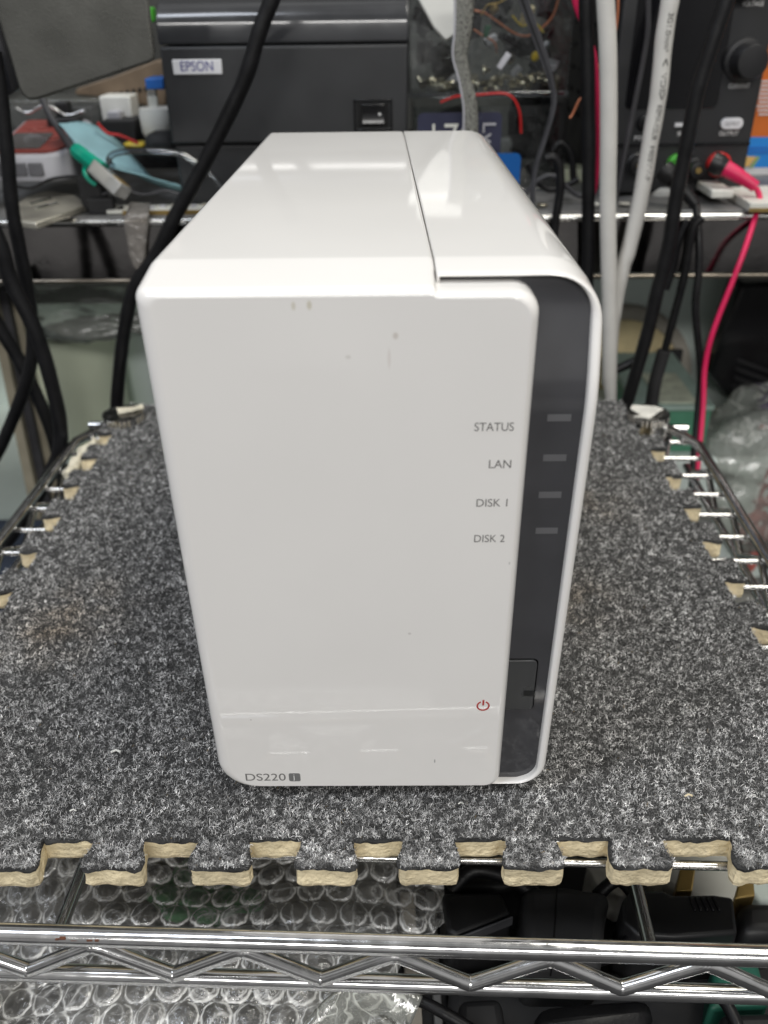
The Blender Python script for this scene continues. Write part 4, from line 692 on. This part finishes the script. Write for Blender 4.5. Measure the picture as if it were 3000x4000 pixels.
# right: appliance with round disc
ap = thing('upright_appliance', 'pale mint upright panel with a big tan disc behind the right cables', 'appliance', tuple(at(2500, 1500, .56)))
a = at(2200, 1140, .56); b = at(3100, 1140, .56); MB().box(a.x, .56, -.226, b.x, .60, a.z+.02).build('panel', 'mint', ap, bevel=.002)
p = at(2400, 1480, .553); ra = px(292, p); rb_ = px(242, p)
MB().lathe([(ra, 0), (ra, .010), (ra*.97, .012), (rb_*1.02, .012), (rb_, .009)], p+Vector((0, .007, 0)), (0, -1, 0), 64).build('rim', 'rim_grey', ap, smooth=True, ang=35); MB().lathe([(rb_, 0), (rb_, .0105), (rb_*.3, .012)], p+Vector((0, .0065, 0)), (0, -1, 0), 64).build('tan_disc', 'tan', ap, smooth=True, ang=35)
p = at(2605, 1420, .545); MB().box(p.x-.012, .535, at(2600, 1480, .54).z, p.x+.010, .5405, at(2600, 1360, .54).z).build('latch', 'black_matte', ap, bevel=.002)
bx = thing('small_carton', 'pale carton with green front and printed top beside the right post', 'carton', tuple(at(2650, 1700, .40)))
a = at(2625, 1625, .41); b = at(2760, 1625, .41); zt_ = at(2690, 1600, .41).z; zb_ = -.226
MB().box(a.x-.025, .41, zt_-.036, b.x+.003, .50, zt_-.0005).build('carton_side', 'green_box', bx, bevel=.001); MB().box(a.x-.028, .407, zt_, b.x+.004, .52, zt_+.004).build('carton_lid', 'cyan_box', bx, bevel=.001); MB().box(a.x-.01, .412, zt_+.0042, b.x-.008, .47, zt_+.0052).build('printed_patch', 'pale_print', bx)
o = MB().box(.10, .40, -.226, .40, .54, zt_-.0365).build('grey_crate', 'mint', bevel=.004); tag(o, 'pale plastic crate carrying the green carton and the bag', 'crate')
# black grille
gr = thing('black_grille', 'large black slanted fan grille under the worktop at far right', 'grille', tuple(at(2930, 1350, .50)))
prism_px([(2893, 1108), (3200, 1100), (3200, 1600), (2920, 1570), (2840, 1555), (2770, 1460)], .50, .03, 'grille_body', 'black_gloss', gr, .004)
for i in range(4): prism_px([(2870-i*5+10, 1400+i*35), (3150, 1500+i*35), (3150, 1512+i*35), (2868-i*5+10, 1410+i*35)], .4985, .003, 'fin', 'black_matte', gr, 0)
# plastic bag with reddish contents
c = at(2960, 1850, .44); pbg = thing('plastic_bag', 'crumpled clear plastic bag with maroon contents right of the rack', 'bag', tuple(c))
blob('bag_film', None, None, c, (.082, .05, .065), 'bag_haze', 3.3, .35, 5, pbg); blob('maroon_bundle', 'crumpled maroon bundle wrapped in the plastic bag', 'bundle', c+Vector((.028, -.004, -.014)), (.060, .040, .050), 'maroon', 7.1, .5, 6)
for i_ in range(9):
    rd = random.Random(i_+40); Q = [c+Vector((rd.uniform(-.02, .07), rd.uniform(-.045, -.02), rd.uniform(-.065, .03))) for _ in range(4)]
    MB().tube(spline(Q), .0032, 10).build('wrapped_wire', 'maroon', pbg, smooth=True, ang=70)
small('violet_tube', 'violet', 'violet strip at the right edge above the plastic bag', 'strip', 2975, 1545, 3060, 1600, .47, .01)
o = MB().box(.24, .30, -.34, .45, .46, -.21).build('dark_crate', 'cup_dark', bevel=.004); tag(o, 'dark grey crate standing under the crumpled plastic bag', 'crate')
# things under the rack seen at the right side
o = MB().box(.05, .02, -.20, .30, .28, -.135).build('clear_tray', 'cup_dark', bevel=.004); tag(o, 'shallow dark tray below the right part of the rack', 'tray')
# ---------------------------------------------------------------- lower rack shelf and its contents
ls = thing('lower_shelf', 'lower tray of the rack carrying wrap and plugs', 'tray', (0, .12, -.12))
MB().box(-.18, -.20, -.1225, .165, .30, -.1195).build('tray_floor', 'black_matte', ls, bevel=.001)
# bubble wrap sheet: height field with domes, steps down toward the camera
def wrapz(x, y): 
    from mathutils import noise
    return -.066+.010*noise.noise(Vector((x*16, y*16, 1)))-.05*max(0, -.030-y)*2.2-.10*max(0, x-.005)
def in_wrap(x, y): return x < .012+.010*math.sin(y*90)+.012*math.sin(y*41+1) and y < .075
crease_glints = []; nx, ny = 480, 540; xs = np.linspace(-.16, .022, nx); ys = np.linspace(-.125, .085, ny); a_ = .0104; vs = []
from mathutils import noise as mn
for j in range(ny):
    for i in range(nx):
        x, y = xs[i], ys[j]; row = round(y/(a_*.866)); xo = (row % 2)*a_/2; cxx = round((x-xo)/a_)*a_+xo; rr = math.hypot(x-cxx, y-row*a_*.866); cell = mn.noise(Vector((cxx*300, row*3.1, 2)))
        q_ = rr/.0046; dome = .0024*(1+.5*cell)*max(0, 1-q_**2)**.5
        def ridge(k, o_): return (1-abs(mn.noise(Vector((x*k, y*k, o_)))))**12
        cr_ = .0008*ridge(95, 5)*(1 if q_ > .95 else .35)+.0003*ridge(330, 9); wq = 1+.10*mn.noise(Vector((x*500, y*500, 1))); crease_glints.append(.95*math.exp(-((q_-wq)/.07)**2)+.45*math.exp(-((q_-.80*wq)/.05)**2)*(cell > 0)+.5*ridge(95, 5)**2+.2*ridge(200, 2)**2)  # bright bubble rims and wrinkles: highlights painted as white film
        vs.append((x, y, wrapz(x, y)+dome*(.75+.5*mn.noise(Vector((x*40, y*40, 3))))+cr_))
fs = [(j*nx+i, j*nx+i+1, j*nx+nx+i+1, j*nx+nx+i) for j in range(ny-1) for i in range(nx-1) if in_wrap(xs[i], ys[j])]
bb = MB().add(vs, fs); o = bb.build('bubble_wrap', 'bubble', smooth=True, ang=180); ca = o.data.attributes.new('crease_glint', 'FLOAT', 'POINT'); ca.data.foreach_set('value', crease_glints[:len(o.data.vertices)]); tag(o, 'crinkled clear bubble wrap sheet on the tray below the mat', 'bubble wrap')
nb = 70; vs = [(x, y, wrapz(x, y)-.016) for y in np.linspace(-.12, .08, nb) for x in np.linspace(-.158, .004, nb)]
o = MB().add(vs, [(j*nb+i, j*nb+i+1, j*nb+nb+i+1, j*nb+nb+i) for j in range(nb-1) for i in range(nb-1)]).build('silver_packet', 'silverbag', smooth=True, ang=180); so = o.modifiers.new('s', 'SOLIDIFY'); so.thickness = .004; so.offset = -1; tag(o, 'crumpled silver packet lying under the bubble wrap', 'packet')
p = atz(800, 3480, -.0755); blob('green_pouch', 'green plastic pouch showing through the bubble wrap', 'pouch', p, (.015, .012, .003), 'green_bag', 2.2, .7, 4)
# perforated metal plates
def perf(label, x0, y0, x1, y1, z, seed, rot=0):
    t = thing('perforated_plate', label, 'metal plate', ((x0+x1)/2, (y0+y1)/2, z)); MB().box(x0, y0, z, x1, y1, z+.0012).build('plate', 'perf', t, bevel=.0002); h = MB(); y = y0+.003; r = 0
    while y < y1-.002:
        x = x0+.003+(r % 2)*.0016
        while x < x1-.002: h.lathe([(.0010, 0), (.0010, .0002)], (x, y, z+.00125), (0, 0, 1), 10); x += .0033
        y += .0028; r += 1
    h.build('holes', 'hole', t)
perf('small perforated steel plate at the bottom left corner', -.1400, -.05, -.1215, -.020, -.056, 1); perf('perforated steel plate below the bubble wrap near the middle', -.030, -.060, .000, -.030, -.076, 2)
p = MB().tube(spline([atz(1230, 4100, -.068), atz(1330, 3980, -.064), atz(1450, 3930, -.066), atz(1600, 4000, -.07)]), .010, 14, flat=.3).build('film_scrap', 'bag_haze', smooth=True, ang=180); tag(p, 'torn clear film scrap at the bottom edge below the rails', 'film')
# black adapters and plugs
def shape(name, m, label, cat, pts, z0, z1, bev=.0012, parent=None, shrink=0):
    P = [atz(u, v, z1) for u, v in pts]; c = sum(P, Vector())/len(P); o = MB().loft([[Vector((p.x, p.y, z0)) for p in P], [Vector((p.x+(c.x-p.x)*shrink, p.y+(c.y-p.y)*shrink, z1)) for p in P]]).build(name, m, parent, bevel=bev, seg=3)
    if label: tag(o, label, cat)
    return o
GA = 'black adapters on the lower tray'
ad = thing('plug_adapter', 'angular black plug adapter with grey rim right of the bubble wrap', 'adapter', tuple(atz(1850, 3580, -.07)), GA)
shape('body', 'black', None, None, [(1720, 3480), (1960, 3475), (2010, 3570), (1780, 3665), (1740, 3640)], -.10, -.066, .002, ad, .04); shape('rim', 'rubber_grey', None, None, [(1772, 3664), (2000, 3576), (2006, 3582), (1778, 3672)], -.070, -.0652, .0004, ad)
pa_ = thing('power_brick', 'big matte black power brick in the middle of the lower tray', 'adapter', tuple(atz(2200, 3560, -.07)), GA)
shape('body', 'black_matte', None, None, [(2030, 3450), (2210, 3445), (2400, 3475), (2375, 3560), (2360, 3780), (2040, 3780)], -.10, -.064, .004, pa_, .05); shape('seam_line', 'black_gloss', None, None, [(2176, 3450), (2180, 3450), (2160, 3770), (2154, 3770)], -.07, -.0636, 0, pa_)
ic = thing('socket_adapter', 'black ribbed connector adapter lying at the right of the lower tray', 'adapter', tuple(atz(2700, 3580, -.07)), GA)
shape('body', 'black', None, None, [(2450, 3475), (2590, 3470), (2620, 3490), (2800, 3488), (2880, 3500), (2900, 3650), (2640, 3668), (2480, 3660), (2420, 3600), (2415, 3520)], -.095, -.062, .003, ic, .06)
shape('neck', 'black', None, None, [(2885, 3510), (3080, 3515), (3080, 3650), (2890, 3650)], -.09, -.066, .004, ic, .05)
for i in range(5): shape('grip_rib', 'black_gloss', None, None, [(2690+i*22, 3500), (2700+i*22, 3500), (2722+i*24, 3555), (2712+i*24, 3556)], -.066, -.0612, .0004, ic)
b2 = shape('power_brick', 'black_matte', 'long dark brick lying beneath the lower truss rail', 'adapter', [(1760, 3790), (2900, 3770), (2860, 4200), (1720, 4200)], -.118, -.088, .004); b2['group'] = GA
b3 = shape('plug_adapter', 'black', 'black adapter at the bottom edge left of the brick', 'adapter', [(1790, 3900), (1960, 3890), (2000, 4150), (1780, 4150)], -.10, -.072, .003); b3['group'] = GA
b4 = shape('plug_adapter', 'rubber', 'smooth black cylinder shaped adapter at the bottom edge', 'adapter', [(2080, 3920), (2250, 3900), (2560, 3880), (2560, 4020), (2100, 4080)], -.10, -.072, .006); b4['group'] = GA
b5 = shape('plug_adapter', 'black', 'black block behind the mat teeth at the lower middle', 'adapter', [(1780, 3330), (2060, 3330), (2120, 3440), (1960, 3470), (1730, 3470)], -.105, -.075, .003); b5['group'] = GA
b6 = shape('plug_adapter', 'black', 'small black block at the bottom right corner', 'adapter', [(2810, 3950), (3100, 3945), (3100, 4150), (2830, 4150)], -.10, -.070, .003); b6['group'] = GA
shape('dark_block', 'black_matte', 'dark flat block between wrap and bricks under the rails', 'block', [(1450, 3700), (1740, 3700), (1760, 4150), (1500, 4150)], -.116, -.095, .002)
for P_, w_, lab in (([(1760, 3480), (1850, 3400), (1990, 3430), (2110, 3520), (2160, 3640)], 60, 'thick black cable arching over the black adapters under the mat'), ([(2330, 3500), (2420, 3440), (2500, 3560), (2440, 3700), (2300, 3760)], 50, 'thick black cable curling beside the ribbed connector'), ([(1480, 3950), (1600, 3900), (1740, 3960), (1900, 4060)], 46, 'black cable crossing the bottom edge below the rails'), ([(2560, 3800), (2700, 3860), (2820, 3900), (2900, 4050)], 50, 'black cable dropping under the truss at lower right')):
    Q = [atz(u, v, -.070+.004*math.sin(i_)) for i_, (u, v) in enumerate(P_)]; tag(MB().tube(spline(Q), px(w_, Q[1])/2, 14).build('power_cable', 'rubber', smooth=True, ang=70), lab, 'cable')
shape('green_component', 'dark_green', 'green plastic block behind the truss at lower right', 'block', [(2790, 3745), (2960, 3745), (3010, 3930), (2770, 3940)], -.105, -.074, .002)
ukp = thing('white_plug_socket', 'white round mains adapter with two brass pins under the mat teeth', 'plug', tuple(atz(2780, 3420, -.08)))
shape('housing', 'offwhite', None, None, [(2560, 3300), (2860, 3300), (2930, 3400), (2950, 3530), (2740, 3530), (2600, 3470), (2560, 3420)], -.118, -.088, .006, ukp, .08)
for P_ in ([(2660, 3375), (2720, 3375), (2705, 3480), (2640, 3480)], [(2885, 3445), (2945, 3440), (2950, 3500), (2870, 3510)]): shape('pin', 'brass', None, None, P_, -.09, -.0665, .0006, ukp, .0)
shape('grey_carton', 'mint', 'pale grey carton showing at the right edge under the mat', 'box', [(2900, 3440), (3120, 3400), (3120, 3520), (2960, 3520)], -.118, -.085, .002)
shape('white_card', 'paper', 'white folded card under the mat teeth beside the adapter', 'card', [(2290, 3380), (2480, 3370), (2500, 3480), (2420, 3500), (2330, 3450)], -.118, -.100, .0008)
for i, (u0, u1, lab, m_) in enumerate(((1560, 1620, 'dark steel bar standing left of the bottom adapters', 'rim_grey'), (1665, 1700, 'narrow grey steel bar beside the bottom adapters', 'perf'))):
    shape('steel_bar', m_, lab, 'bar', [(u0, 3480), (u1, 3480), (u1+40, 4150), (u0+40, 4150)], -.116, -.092, .0008)
for o in list(C.objects):
    if o.type == 'MESH' and not o.parent and 'label' not in o and 'kind' not in o: print('UNTAGGED', o.name)
